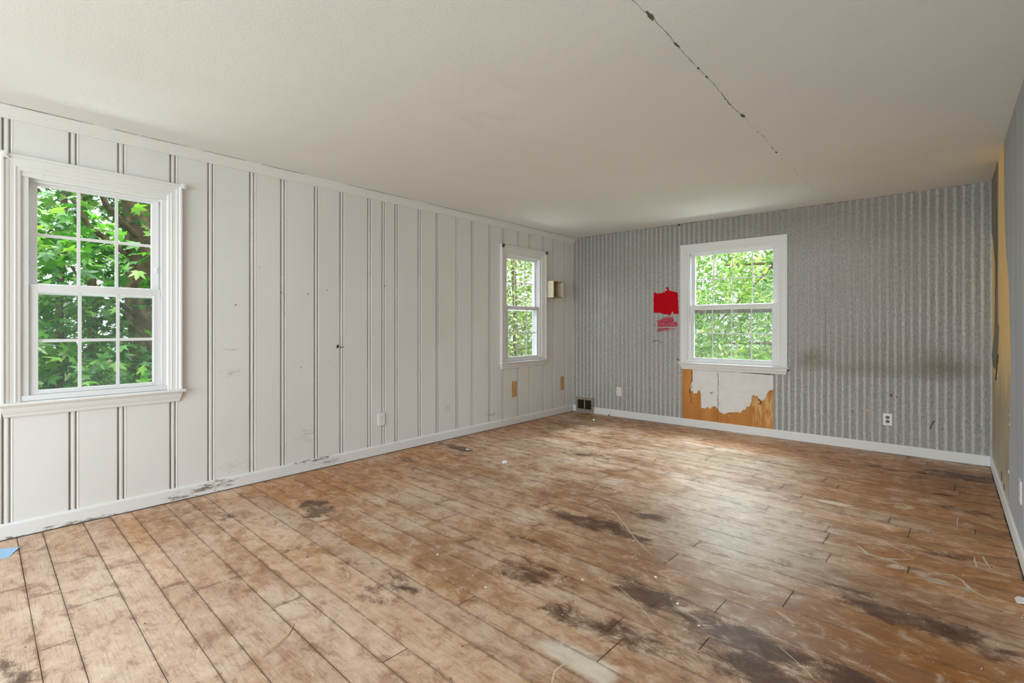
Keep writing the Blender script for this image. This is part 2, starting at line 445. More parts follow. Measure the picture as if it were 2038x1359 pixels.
# glass, screen
t = NT('window_glass')
tr = t.n('BsdfTransparent'); tr.inputs[0].default_value = (.96, .98, .97, 1)
gl = t.n('BsdfGlossy'); gl.inputs['Roughness'].default_value = .02
lw = t.n('LayerWeight'); lw.inputs[0].default_value = .5
fr = t.math('ADD', t.math('MULTIPLY', t.math('POWER', lw.outputs['Facing'], 4.5), .45), .035, clamp=True)
mx = t.n('MixShader')
t.put(mx.inputs[0], fr); t.put(mx.inputs[1], tr.outputs[0]); t.put(mx.inputs[2], gl.outputs[0])
t.put(t.out.inputs[0], mx.outputs[0])
M['glass'] = t.m
t = NT('insect_screen_mesh')
tr = t.n('BsdfTransparent'); tr.inputs[0].default_value = (1, 1, 1, 1)
df = t.n('BsdfDiffuse'); df.inputs[0].default_value = (.20, .22, .20, 1)
mx = t.n('MixShader'); mx.inputs[0].default_value = .15
t.put(mx.inputs[1], tr.outputs[0]); t.put(mx.inputs[2], df.outputs[0])
t.put(t.out.inputs[0], mx.outputs[0])
M['screen'] = t.m

def leafmat(name, stops, trans=.45):
    t = NT(name)
    g = t.n('NewGeometry')
    oi = t.n('ObjectInfo').outputs['Random']
    rnd = t.math('FRACT', t.math('ADD', g.outputs['Random Per Island'], t.math('MULTIPLY', oi, 3.7)))
    col = t.ramp(rnd, stops)
    t.t.nodes.remove(t.b)
    d = t.n('BsdfDiffuse'); t.put(d.inputs[0], col)
    tl = t.n('BsdfTranslucent'); t.put(tl.inputs[0], t.mix(1, col, (.9, 1, .35, 1), 'MULTIPLY'))
    gs = t.n('BsdfGlossy'); gs.inputs['Roughness'].default_value = .4
    m1 = t.n('MixShader'); m1.inputs[0].default_value = trans
    t.put(m1.inputs[1], d.outputs[0]); t.put(m1.inputs[2], tl.outputs[0])
    m2 = t.n('MixShader'); m2.inputs[0].default_value = .06
    t.put(m2.inputs[1], m1.outputs[0]); t.put(m2.inputs[2], gs.outputs[0])
    t.put(t.out.inputs[0], m2.outputs[0])
    return t.m
M['maple'] = leafmat('maple_leaves', [(0., rgb(50, 102, 44)), (.4, rgb(74, 136, 56)), (.75, rgb(106, 168, 74)), (1., rgb(160, 206, 104))])
M['lance'] = leafmat('bright_leaves', [(0., rgb(88, 142, 66)), (.35, rgb(128, 180, 84)), (.7, rgb(176, 214, 116)), (1., rgb(236, 240, 190))], .5)
M['thicket'] = leafmat('thicket_leaves', [(0., rgb(110, 140, 76)), (.4, rgb(150, 186, 100)), (.75, rgb(204, 212, 160)), (1., rgb(236, 232, 214))], .45)
M['bark'] = simple('grey_brown_bark', rgb(124, 106, 84), .95, var=.5, scale=14, bump=.8)
M['twigbark'] = simple('pale_branch_bark', rgb(150, 138, 112), .95, var=.4, scale=20)
M['ground'] = simple('leafy_ground', rgb(120, 140, 84), .95, var=.5, scale=3)
M['siding'] = simple('outside_siding', rgb(206, 204, 196), .8)

# ------------------------------------------------------------------ mesh helpers
class MB:
    def __init__(s):
        s.v = []; s.f = []
    def box(s, x0, y0, z0, x1, y1, z1):
        if x0 > x1: x0, x1 = x1, x0
        if y0 > y1: y0, y1 = y1, y0
        if z0 > z1: z0, z1 = z1, z0
        k = len(s.v)
        s.v += [(x, y, z) for z in (z0, z1) for (x, y) in ((x0, y0), (x1, y0), (x1, y1), (x0, y1))]
        s.f += [tuple(k + i for i in q) for q in ((0, 3, 2, 1), (4, 5, 6, 7), (0, 1, 5, 4), (1, 2, 6, 5), (2, 3, 7, 6), (3, 0, 4, 7))]
        return s
    def loft(s, rings, cap=True, closed=True):
        k = len(s.v); n = len(rings[0])
        for r in rings:
            s.v += [tuple(q) for q in r]
        for a in range(len(rings) - 1):
            for i in range(n if closed else n - 1):
                j = (i + 1) % n
                s.f.append((k + a * n + i, k + a * n + j, k + (a + 1) * n + j, k + (a + 1) * n + i))
        if cap:
            s.f.append(tuple(k + i for i in reversed(range(n))))
            s.f.append(tuple(k + (len(rings) - 1) * n + i for i in range(n)))
        return s
    def tube(s, pts, rad, n=8, cap=True):
        rings = []
        pts = [Vector(q) for q in pts]
        for i, q in enumerate(pts):
            d = (pts[min(i + 1, len(pts) - 1)] - pts[max(i - 1, 0)]).normalized()
            a = d.orthogonal().normalized()
            if i and abs(d.dot(pa)) < .95:
                a = (pa - d * pa.dot(d)).normalized()
            pa = a
            b = d.cross(a)
            r = rad[i] if isinstance(rad, (list, tuple)) else rad
            rings.append([q + (a * math.cos(t) + b * math.sin(t)) * r for t in [2 * math.pi * j / n for j in range(n)]])
        return s.loft(rings, cap)
    def build(s, name, mat, parent=None, bevel=0, smooth=False, seg=2):
        me = bpy.data.meshes.new(name)
        me.from_pydata(s.v, [], s.f)
        me.validate()
        o = bpy.data.objects.new(name, me)
        COL.objects.link(o)
        me.materials.append(mat)
        import bmesh
        bm = bmesh.new(); bm.from_mesh(me)
        bmesh.ops.recalc_face_normals(bm, faces=bm.faces)
        bm.to_mesh(me); bm.free()
        if smooth:
            for q in me.polygons: q.use_smooth = True
        if bevel:
            md = o.modifiers.new('bevel', 'BEVEL'); md.width = bevel; md.segments = seg; md.limit_method = 'ANGLE'
        if parent: o.parent = parent
        return o
def boxo(name, mat, parent, x0, y0, z0, x1, y1, z1, bevel=0):
    return MB().box(x0, y0, z0, x1, y1, z1).build(name, mat, parent, bevel)
def empty(name, loc=(0, 0, 0), rz=0):
    o = bpy.data.objects.new(name, None)
    o.empty_display_size = .05
    o.location = loc; o.rotation_euler = (0, 0, rz)
    COL.objects.link(o)
    return o
def tag(o, label, cat, group=None):
    o['label'] = label; o['category'] = cat
    if group: o['group'] = group
    return o
def struct(o):
    o['kind'] = 'structure'
    return o

XL, XR, YB, YF, H = -4.0, .29, 5.905, -1.7, 2.44
# (centre, half width of hole, z0, z1)
HL = [(.660, .352, .762, 2.09), (4.81, .352, .762, 2.09), (-1.25, .36, .762, 2.09)]
HB = [(-1.853, .505, .762, 2.09)]

def wall_boxes(mb, a0, a1, holes, z0, z1, put):
    cur = a0
    for (c, hw, h0, h1) in sorted(holes):
        put(cur, c - hw, z0, z1)
        put(c - hw, c + hw, z0, h0)
        put(c - hw, c + hw, h1, z1)
        cur = c + hw
    put(cur, a1, z0, z1)

# ------------------------------------------------------------------ room shell
mb = MB(); wall_boxes(mb, YF - .15, YB + .15, HL, -.1, H, lambda a, b, c, d: mb.box(XL - .15, a, c, XL - .018, b, d))
wall_left = struct(mb.build('wall_left', M['backing']))
mb = MB(); wall_boxes(mb, XL - .018, XR + .15, HB, -.1, H, lambda a, b, c, d: mb.box(a, YB, c, b, YB + .15, d))
wall_back = struct(mb.build('wall_back', M['bare']))
wall_right = struct(MB().box(XR, YF, -.1, XR + .15, YB, H).build('wall_right', M['barecorner']))
mb = MB()
mb.box(XL, YF - .15, -.1, -3.75, YF, H); mb.box(-.1, YF - .15, -.1, XR + .15, YF, H); mb.box(-3.75, YF - .15, 2.3, -.1, YF, H)
wall_front = struct(mb.build('wall_front', M['ceiling']))  # unseen end wall, its wide opening added for the rear fill light
ceiling = struct(MB().box(XL - .55, YF - .6, H, XR + .55, YB + .55, H + .18).build('ceiling', M['ceiling']))  # slab runs past the walls as unseen eaves added to block sun
floor = struct(MB().box(XL, YF - .15, -.1, XR, YB, -.02).build('floor', M['subfloor']))

# ---- left wall: beaded planks of alternating width
g1 = [.232, .517, .751, 1.036, 1.268, 1.553, 1.787, 2.068, 2.302, 2.579, 2.731, 2.878, 3.157, 3.390, 3.669, 3.901, 4.179, 4.413, 4.690, 4.917, 5.199, 5.423, 5.701]
gs = [-.002 - .234 * 0]
yy = -.002
alt = [.282, .234]
k = 0
left = []
while yy > YF:
    left.append(yy); yy -= alt[k % 2]; k += 1
gs = sorted(left) + g1
PROF = [(0, -.010), (.0035, -.009), (.0065, -.0035), (.0085, -.0012), (.0145, -.0003), (.0215, -.0012), (.0250, -.0040), (.0275, -.009), (.0305, -.009), (.0330, -.002), (.0355, .0012), (.039, .0014), (.0425, .0)]
edges = [YF] + gs + [YB]
for i in range(len(edges) - 1):
    a, b = edges[i], edges[i + 1]
    if b - a < .02: continue
    pts = [(a + s, d) for s, d in PROF] if i else [(a, 0)]
    pts = [q for q in pts if q[0] < b - .012]
    if i < len(edges) - 2:
        pts += [(b - .010, 0), (b - .0055, -.0012), (b - .0035, -.006), (b - .0012, -.010)]
    else:
        pts += [(b, 0)]
    tw = R.uniform(-.0006, .0006)
    mb = MB()
    cuts = sorted({a, b} | {e for (c, hw, _, _) in HL for e in (c - hw, c + hw) if a < e < b})
    def depth(yv):
        for (p0, d0), (p1, d1) in zip(pts, pts[1:]):
            if p0 <= yv <= p1:
                return d0 + (d1 - d0) * (yv - p0) / max(p1 - p0, 1e-9)
        return pts[-1][1]
    for c0, c1 in zip(cuts, cuts[1:]):
        seg = [q for q in pts if c0 < q[0] < c1]
        if c0 > a: seg = [(c0, depth(c0))] + seg
        elif pts[0][0] == a: seg = [pts[0]] + seg
        if c1 < b: seg = seg + [(c1, depth(c1))]
        elif pts[-1][0] == b: seg = seg + [pts[-1]]
        mid = (c0 + c1) / 2
        rg = [(-.02, H)]
        for (c, hw, h0, h1) in HL:
            if c - hw < mid < c + hw: rg = [(-.02, h0), (h1, H)]
        ring = seg + [(seg[-1][0], -.018), (seg[0][0], -.018)]
        for z0, z1 in rg:
            mb.loft([[(XL + tw + d, yv, z) for yv, d in ring] for z in (z0, z1)])
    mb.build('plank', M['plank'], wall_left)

# marks on the planks
def dotx(y, z, ry, rz, name='nail_hole', mat='black', parent=wall_left):
    mb = MB()
    mb.loft([[(XL + dd, y + ry * math.cos(q) * s, z + rz * math.sin(q) * s) for q in [j * math.pi / 4 for j in range(8)]] for dd, s in ((-.004, .6), (.0009, 1))])
    return mb.build(name, M[mat], parent)
for (y, z, r) in [(1.79, 1.47, .004), (1.45, 1.36, .005), (2.01, 1.47, .005), (2.18, 1.51, .004), (2.335, 1.02, .005), (2.76, 1.58, .005), (1.95, .86, .004), (1.62, 1.66, .003), (2.2, .9, .003), (4.42, .9, .005), (5.1, .12, .005)]:
    dotx(y, z, r, r)
# bare wood rectangles where something was pulled off
for (ya, yb, za, zb) in [(4.585, 4.668, .34, .525), (5.597, 5.672, .33, .51)]:
    mb = MB()
    pts = []
    n = 7
    for i in range(n): pts.append((ya + R.uniform(-.003, .003), zb + (za - zb) * i / n))
    for i in range(3): pts.append((ya + (yb - ya) * i / 3, za + R.uniform(-.004, .004)))
    for i in range(n): pts.append((yb + R.uniform(-.003, .003), za + (zb - za) * i / n))
    for i in range(3): pts.append((yb + (ya - yb) * i / 3, zb + R.uniform(-.004, .004)))
    mb.loft([[(x, y, z) for y, z in pts] for x in (XL - .006, XL + .0022)])
    o = mb.build('bare_wood_patch', M['rawwood'], wall_left)
    o['label'] = 'raw wood showing where paint was pulled off'
    mb = MB()
    mb.box(XL + .0005, yb - .002, za, XL + .0026, yb + .004, zb)
    mb.box(XL + .0005, ya, za - .004, XL + .0026, yb, za + .001)
    mb.build('patch_rim', M['grime'], o)

# ---- crown on the left wall
prof = [(-.002, 2.44), (.052, 2.44), (.052, 2.432), (.047, 2.428), (.046, 2.421), (.034, 2.405), (.022, 2.392), (.018, 2.386), (.014, 2.384), (.0125, 2.374), (-.002, 2.374)]
mb = MB()
mb.loft([[(XL + a, y, z) for a, z in prof] for y in (YF, YB)])
struct(mb.build('trim_1', M['trim']))
# dark open joint between crown and ceiling in places
crown_joint = []
for (ya, yb) in [(.2, .62), (.72, .84), (.86, 1.12), (1.22, 1.5), (1.62, 1.95), (2.35, 3.05), (3.2, 4.3), (4.34, 5.86)]:
    mb = MB()
    n = max(3, int((yb - ya) / .05))
    for i in range(n):
        y0 = ya + (yb - ya) * i / n; y1 = ya + (yb - ya) * (i + 1) / n
        tk = .0022 * math.sin(math.pi * (i + .5) / n) ** .5 * R.uniform(.6, 1.2)
        mb.box(XL + .049, y0, H - tk, XL + .0545, y1, H + .001)
    o = mb.build('joint_gap', M['crack'], ceiling)

# ---- baseboards
def baseb(name, ring, a, b, axis):
    mb = MB()
    if axis == 'y':
        mb.loft([[(x, y, z) for x, z in ring] for y in (a, b)])
    else:
        mb.loft([[(x, y, z) for y, z in ring] for x in (a, b)])
    return struct(mb.build(name, M['base']))
rl = [(XL - .002, .004), (XL + .014, .004), (XL + .014, .076), (XL + .011, .085), (XL + .006, .090), (XL - .002, .091)]
bl = baseb('baseboard_left', rl, YF, 4.352, 'y')
o = MB(); o.loft([[(x, y, z) for x, z in [(a + (.0012 if a > XL else 0), z) for a, z in rl]] for y in (4.355, YB)]); o.build('board_length', M['base'], bl)
boxo('floor_gap', M['crack'], bl, XL + .002, YF, -.001, XL + .0165, YB, .0045)
rb = [(YB + .002, .003), (YB - .014, .003), (YB - .014, .076), (YB - .011, .085), (YB - .006, .090), (YB + .002, .091)]
bb = baseb('baseboard_back', rb, -3.655, XR, 'x')
mb = MB(); mb.loft([[(x, y, z + .004) for y, z in rb] for x in (-3.986, -3.94)]); mb.build('board_end', M['base'], bb)
rr = [(XR + .002, .010), (XR - .014, .010), (XR - .014, .080), (XR - .011, .088), (XR - .006, .093), (XR + .002, .094)]
br = baseb('baseboard_right', rr, YF, YB - .014, 'y')
mb = MB()
yv = YF
while yv < YB - .03:
    L = R.uniform(.01, .09)
    mb.box(XR - .014 - R.uniform(.0, .006), yv, -.0015, XR, min(yv + L, YB - .02), R.uniform(.001, .0095))
    yv += L
mb.build('floor_gap', M['crack'], br)

# ---- floor boards
def clip(poly, axis, lim, keep_less):
    out = []
    for i in range(len(poly)):
        a = poly[i]; b = poly[(i + 1) % len(poly)]
        ia = (a[axis] <= lim) if keep_less else (a[axis] >= lim)
        ib = (b[axis] <= lim) if keep_less else (b[axis] >= lim)
        if ia: out.append(a)
        if ia != ib:
            tt = (lim - a[axis]) / (b[axis] - a[axis])
            out.append((a[0] + (b[0] - a[0]) * tt, a[1] + (b[1] - a[1]) * tt))
    return out
seams = []
k = -6
while k < 16:
    for o_ in (0, .106, .288):
        seams.append(.1497 + .4193 * k + o_)
    k += 1
KNOWN = [(-3.228, .10), (-3.06, .2), (-2.54, .2), (-3.70, .2), (-2.83, .35), (-3.395, .35), (-2.735, .62), (-2.20, .92), (-1.558, 1.04), (-2.694, 1.18), (-3.71, 1.34), (-2.95, 1.46), (-1.64, 1.46), (-1.0, 1.6),
         (-1.07, 1.76), (-2.095, 1.88), (-.76, 1.88), (-2.44, 2.02), (-.81, 2.18), (-2.688, 2.18), (-1.95, 2.3), (-.614, 2.44), (-1.16, 2.44), (-2.13, 2.6), (-1.137, 2.72), (-.57, 3.02), (-.253, 3.14), (-.63, 3.28), (-.295, 3.70), (-1.02, 3.55)]
import bmesh
def grid_top(ob, u0, u1, v0, v1):
    me = ob.data
    bm = bmesh.new(); bm.from_mesh(me)
    us = [v.co.x * BD[0] + v.co.y * BD[1] for v in bm.verts]
    lo, hi = min(us), max(us)
    def cut(co, no):
        fs = [f for f in bm.faces if f.normal.z > .9]
        ge = {e for f in fs for e in f.edges} | {v for f in fs for v in f.verts}
        bmesh.ops.bisect_plane(bm, geom=list(ge) + fs, plane_co=co, plane_no=no)
    near = v0 < 3.4
    n = max(1, int((hi - lo) / (.05 if near else .08)))
    for i in range(1, n):
        u = lo + (hi - lo) * i / n
        cut((u * BD[0], u * BD[1], 0), (BD[0], BD[1], 0))
    m = max(1, round((v1 - v0) / .045)) if near else 2
    for i in range(1, m):
        v = v0 + (v1 - v0) * i / m
        cut((v * ND[0], v * ND[1], 0), (ND[0], ND[1], 0))
    bm.to_mesh(me); bm.free()
    ca = me.color_attributes.new('wear_a', 'FLOAT_COLOR', 'POINT')
    cb = me.color_attributes.new('wear_b', 'FLOAT_COLOR', 'POINT')
    for i, v in enumerate(me.vertices):
        q = stain_shade_at(*fuv(v.co.x, v.co.y))
        u_, v_ = fuv(v.co.x, v.co.y)
        ed = 1 if min(v_ - v0, v1 - v_, u_ - lo, hi - u_) < .004 else 0
        ca.data[i].color = (q['orange'], q['pale'], q['green'], ed)
        cb.data[i].color = (q['brown'], q['dark'], q['white'], 1)
nb = 0
for v0, v1 in zip(seams, seams[1:]):
    if v1 < YF - .1 or v0 > YB + .2: continue
    kn = [u for u, v in KNOWN if v0 < v < v1]
    us = list(kn)
    u = -4.3 + R.uniform(.3, 1.6)
    while u < .2:
        if all(abs(u - q) > .75 for q in us) and not (kn and v1 < 2.9): us.append(u)
        u += R.uniform(.8, 2.1)
    us = [-4.5] + sorted(us) + [.9]
    for u0, u1 in zip(us, us[1:]):
        gu, gv = R.uniform(.0006, .0013), R.uniform(.0005, .0011)
        def ring(ins, z):
            q = [(u0 + gu + ins, v0 + gv + ins), (u1 - gu - ins, v0 + gv + ins), (u1 - gu - ins, v1 - gv - ins), (u0 + gu + ins, v1 - gv - ins)]
            q = [(a * BD[0] + b * ND[0], a * BD[1] + b * ND[1]) for a, b in q]
            for ax, lim, le in ((0, XL + .001, False), (0, XR - .008, True), (1, YF - .14, False), (1, YB - .002, True)):
                q = clip(q, ax, lim, le)
                if len(q) < 3: return None
            return [(a, b, z) for a, b in q]
        dz = R.uniform(-.0005, 0)
        r0, r1, r2 = ring(0, -.0199), ring(0, dz - .0018), ring(.0006, dz)
        if not r0 or not r2 or len(r0) != len(r2) or len(r1) != len(r0): 
            if not r0: continue
            rings = [r0, [(a, b, dz) for a, b, _ in r0]]
        else:
            rings = [r0, r1, r2]
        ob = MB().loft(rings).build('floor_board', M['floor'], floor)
        grid_top(ob, u0, u1, v0, v1)
        nb += 1


# pale scrapes and scratches worn into the boards
M['scrape'] = simple('pale_scraped_wood', rgb(226, 206, 176), .7, var=.3, scale=90)
def scratch(pts, wd, taper=True):
    fp = []
    for a, b in zip(pts, pts[1:]):
        n = max(2, int(math.hypot(b[0] - a[0], b[1] - a[1]) / .02))
        for i in range(n): fp.append((a[0] + (b[0] - a[0]) * i / n + R.uniform(-.0015, .0015), a[1] + (b[1] - a[1]) * i / n + R.uniform(-.0015, .0015)))
    fp.append(pts[-1])
    mb = MB(); rings = []
    for i, (x, y) in enumerate(fp):
        a = fp[max(i - 1, 0)]; b = fp[min(i + 1, len(fp) - 1)]
        n = math.hypot(b[0] - a[0], b[1] - a[1]) or 1
        nx, ny = -(b[1] - a[1]) / n, (b[0] - a[0]) / n
        e = wd * R.uniform(.4, 1.2) * (math.sin(math.pi * (i + .6) / (len(fp) + .2)) ** .6)
        rings.append([(x - nx * e, y - ny * e, .0001), (x - nx * e * .8, y - ny * e * .8, .0006), (x + nx * e * .8, y + ny * e * .8, .0006), (x + nx * e, y + ny * e, .0001)])
    mb.loft(rings).build('scratch', M['scrape'], floor)
scratch([(-0.336, 4.22), (-0.218, 4.285), (-0.176, 4.235), (-0.212, 4.168), (-0.292, 4.183)], 0.012)
scratch([(-0.389, 3.337), (-0.356, 3.418), (-0.308, 3.45), (-0.24, 3.442), (-0.182, 3.386), (-0.131, 3.308)], 0.0035)
scratch([(-0.383, 3.325), (-0.346, 3.275), (-0.318, 3.221), (-0.276, 3.211), (-0.235, 3.218), (-0.186, 3.253), (-0.131, 3.308)], 0.008)
scratch([(-1.807, 3.002), (-1.673, 2.906), (-1.503, 2.762), (-1.341, 2.594), (-1.228, 2.506), (-1.163, 2.461)], 0.0035)
scratch([(-1.141, 2.059), (-1.034, 2.001), (-0.937, 1.935), (-0.849, 1.863)], 0.0022)
scratch([(-0.046, 3.187), (0.018, 3.211), (0.054, 3.179), (0.086, 3.088), (0.134, 3.046), (0.189, 3.041)], 0.007)
scratch([(0.105, 3.544), (0.111, 3.392)], 0.006)
scratch([(0.139, 3.589), (0.149, 3.509), (0.163, 3.423)], 0.006)
scratch([(0.055, 4.228), (0.044, 4.09), (0.047, 3.973)], 0.003)
scratch([(-0.478, 2.076), (-0.379, 1.997), (-0.334, 1.954)], 0.0022)
scratch([(-1.039, 2.728), (-0.975, 2.663)], 0.002)
scratch([(-1.005, 1.356), (-1.031, 1.412), (-1.028, 1.459), (-1.004, 1.48)], 0.005)

# ---- back wall covering
def sheet(name, mat, parent, polys, y0, y1):
    mb = MB()
    for p in polys:
        mb.loft([[(x, y, z) for x, z in p] for y in (y0, y1)])
    return mb.build(name, mat, parent)
PL, PR = -2.412, -1.412       # stripped area below the window
cw = -1.853
def rag(x, z0, z1, n, amp):
    return [(x + R.uniform(-amp, amp), z0 + (z1 - z0) * i / n) for i in range(n + 1)]
lft = rag(PL, 0, .75, 26, .0035)
rgt = rag(PR, 0, .75, 26, .003)
sheet('wallpaper', M['wallpaper'], wall_back, [[(XL - .015, 0), *lft, (PL, H), (XL - .015, H)]], YB - .0018, YB + .001)
sheet('wallpaper', M['wallpaper'], wall_back, [rgt + [(PR, .764), (-1.346, .764), (-1.346, 2.088), (PR, 2.088), (PR, H), (XR, H), (XR, 0)]], YB - .0018, YB + .001)
sheet('wallpaper', M['wallpaper'], wall_back, [[(PL, 2.085), (PR, 2.085), (PR, H), (PL, H)]], YB - .0018, YB + .001)
# open seams between the paper drops
def ribbon(pts, wd, jit=0):
    L_, R_ = [], []
    for i, (x, z) in enumerate(pts):
        a = pts[max(i - 1, 0)]; b = pts[min(i + 1, len(pts) - 1)]
        dx, dz = b[0] - a[0], b[1] - a[1]
        n = math.hypot(dx, dz) or 1
        e = wd * R.uniform(.5, 1.3) * (.25 if i in (0, len(pts) - 1) else 1)
        L_.append((x - dz / n * e + R.uniform(-jit, jit), z + dx / n * e)); R_.append((x + dz / n * e, z - dx / n * e))
    return L_, R_
def bcrack(name, pts, wd, mat='crack', y=YB - .0026, jit=0, parent=wall_back):
    fine = []
    for (a, b) in zip(pts, pts[1:]):
        n = 4
        for i in range(n):
            fine.append((a[0] + (b[0] - a[0]) * i / n + R.uniform(-jit, jit), a[1] + (b[1] - a[1]) * i / n))
    fine.append(pts[-1])
    L_, R_ = ribbon(fine, wd)
    mb = MB()
    k = len(mb.v)
    for a, b in zip(L_, R_):
        mb.v += [(a[0], y, a[1]), (b[0], y, b[1]), (a[0], y + .002, a[1]), (b[0], y + .002, b[1])]
    for i in range(len(L_) - 1):
        q = 4 * i
        mb.f += [(q, q + 4, q + 5, q + 1), (q, q + 2, q + 6, q + 4), (q + 1, q + 5, q + 7, q + 3)]
    return mb.build(name, M[mat], parent)
bcrack('paper_seam', [(-.929, .3), (-.931, 1.0), (-.929, 1.52)], .0008)
bcrack('paper_seam', [(.03, .60), (.034, 1.1), (.03, 1.7)], .0006)
bcrack('paper_tear', [(.225, .12), (.222, .25), (.226, .33)], .0012)
plaster = [(-2.291, 0.69), (-2.181, 0.69), (-1.99, 0.689), (-1.823, 0.684), (-1.551, 0.684), (-1.425, 0.68), (-1.413, 0.654), (-1.413, 0.514), (-1.447, 0.511), (-1.477, 0.465), (-1.495, 0.411), (-1.525, 0.384), (-1.559, 0.413), (-1.577, 0.439), (-1.593, 0.43), (-1.615, 0.448), (-1.631, 0.426), (-1.631, 0.373), (-1.65, 0.314), (-1.685, 0.302), (-1.696, 0.268), (-1.724, 0.265), (-1.747, 0.226), (-1.783, 0.233), (-1.887, 0.217), (-1.924, 0.192), (-1.977, 0.215), (-1.998, 0.247), (-2.028, 0.274), (-2.057, 0.267), (-2.078, 0.234), (-2.112, 0.256), (-2.138, 0.236), (-2.188, 0.239), (-2.192, 0.409), (-2.203, 0.448), (-2.225, 0.437), (-2.238, 0.405), (-2.278, 0.397), (-2.3, 0.506), (-2.287, 0.56)]
rp = []
for a, b in zip(plaster, plaster[1:] + plaster[:1]):
    for i in range(3):
        q = i / 3
        rp.append((a[0] + (b[0] - a[0]) * q + (R.uniform(-.0025, .0025) if i else 0), a[1] + (b[1] - a[1]) * q + (R.uniform(-.0025, .0025) if i else 0)))
o = sheet('plaster_skim', M['plaster'], wall_back, [rp], YB - .0016, YB + .001)
o['label'] = 'ragged white plaster left on the bare brown board'
bcrack('plaster_crack', [(-1.99, .671), (-1.996, .623), (-1.987, .564), (-1.998, .495), (-1.992, .427)], .0032, jit=.004)
bcrack('plaster_crack', [(-1.992, .427), (-1.996, .358), (-1.99, .308), (-1.996, .222)], .003, jit=.004)
bcrack('plaster_crack', [(-1.998, .222), (-1.998, .136), (-2.001, .102)], .0012, jit=.002)
bcrack('plaster_crack', [(-2.3, .674), (-2.294, .604), (-2.306, .532), (-2.3, .471), (-2.323, .433), (-2.3, .391)], .0035, jit=.006)
bcrack('plaster_crack', [(-2.323, .433), (-2.328, .40), (-2.323, .371), (-2.3, .347), (-2.312, .31), (-2.296, .277)], .003, jit=.006)
bcrack('plaster_crack', [(-1.566, .404), (-1.544, .386), (-1.532, .363), (-1.551, .353), (-1.536, .338)], .005, jit=.004)
sheet('plaster_chip', M['bare'], wall_back, [[(-2.094, .435), (-2.07, .407), (-2.043, .444), (-2.07, .429)]], YB - .0022, YB + .001)
sheet('plaster_chip', M['crumb'], wall_back, [[(-2.31, .45), (-2.302, .42), (-2.29, .45), (-2.296, .53), (-2.31, .52)]], YB - .0022, YB + .001)
sheet('plaster_chip', M['crumb'], wall_back, [[(-1.882, .182), (-1.87, .172), (-1.874, .186)]], YB - .0022, YB + .001)
bcrack('sill_gap', [(-2.404, .690), (-2.3, .688), (-2.19, .689)], .0035, jit=.002)
bcrack('sill_gap', [(-2.17, .689), (-1.994, .687), (-1.95, .686), (-1.783, .685)], .0035, jit=.001)
bcrack('sill_gap', [(-1.75, .684), (-1.551, .680), (-1.418, .677)], .0045, jit=.001)
# red paint trials
red1 = [(-2.778, 1.622), (-2.754, 1.627), (-2.743, 1.609), (-2.673, 1.614), (-2.653, 1.624), (-2.645, 1.612), (-2.632, 1.638), (-2.6, 1.643), (-2.603, 1.658), (-2.628, 1.665), (-2.626, 1.678), (-2.583, 1.675), (-2.581, 1.639), (-2.535, 1.626), (-2.49, 1.617), (-2.472, 1.605), (-2.473, 1.583), (-2.461, 1.576), (-2.47, 1.557), (-2.463, 1.457), (-2.457, 1.35), (-2.52, 1.35), (-2.535, 1.383), (-2.547, 1.372), (-2.565, 1.332), (-2.588, 1.325), (-2.581, 1.344), (-2.649, 1.35), (-2.696, 1.367), (-2.766, 1.369), (-2.792, 1.38), (-2.781, 1.387), (-2.786, 1.54)]
def rough_edge(pl, amp=.003):
    out = []
    for a, b in zip(pl, pl[1:] + pl[:1]):
        n = max(1, int(math.hypot(a[0] - b[0], a[1] - b[1]) / .012))
        for i in range(n):
            q = i / n; j = amp if i else 0
            out.append((a[0] + (b[0] - a[0]) * q + R.uniform(-j, j), a[1] + (b[1] - a[1]) * q + R.uniform(-j, j)))
    return out
o = sheet('paint_patch', M['red'], wall_back, [rough_edge(red1)], YB - .0026, YB - .001)
o['label'] = 'solid bright red paint square'
red2 = [(-2.739, 1.272), (-2.688, 1.286), (-2.657, 1.312), (-2.588, 1.314), (-2.524, 1.31), (-2.519, 1.256), (-2.479, 1.248), (-2.468, 1.212), (-2.49, 1.198), (-2.581, 1.194), (-2.727, 1.19)]
o = sheet('paint_patch', M['reddry'], wall_back, [rough_edge(red2)], YB - .0024, YB - .001)
o['label'] = 'thin dry-brushed crimson paint swatch'
for zc, x0, x1, hh in [(1.168, -2.739, -2.505, .006), (1.157, -2.73, -2.53, .004), (1.146, -2.738, -2.58, .005), (1.135, -2.735, -2.69, .006), (1.163, -2.72, -2.6, .004), (1.176, -2.67, -2.56, .003)]:
    sheet('brush_stroke', M['reddry'], wall_back, [rough_edge([(x0, zc - hh), (x1, zc - hh * .6), (x1 + .006, zc + hh * .5), (x0 + .01, zc + hh)], .002)], YB - .0024, YB - .001)
for pts in ([(-2.762, 1.27), (-2.764, 1.235)], [(-2.772, 1.23), (-2.765, 1.19)], [(-2.742, 1.165), (-2.738, 1.128)]):
    bcrack('brush_stroke', pts, .003, 'grime', YB - .0026)
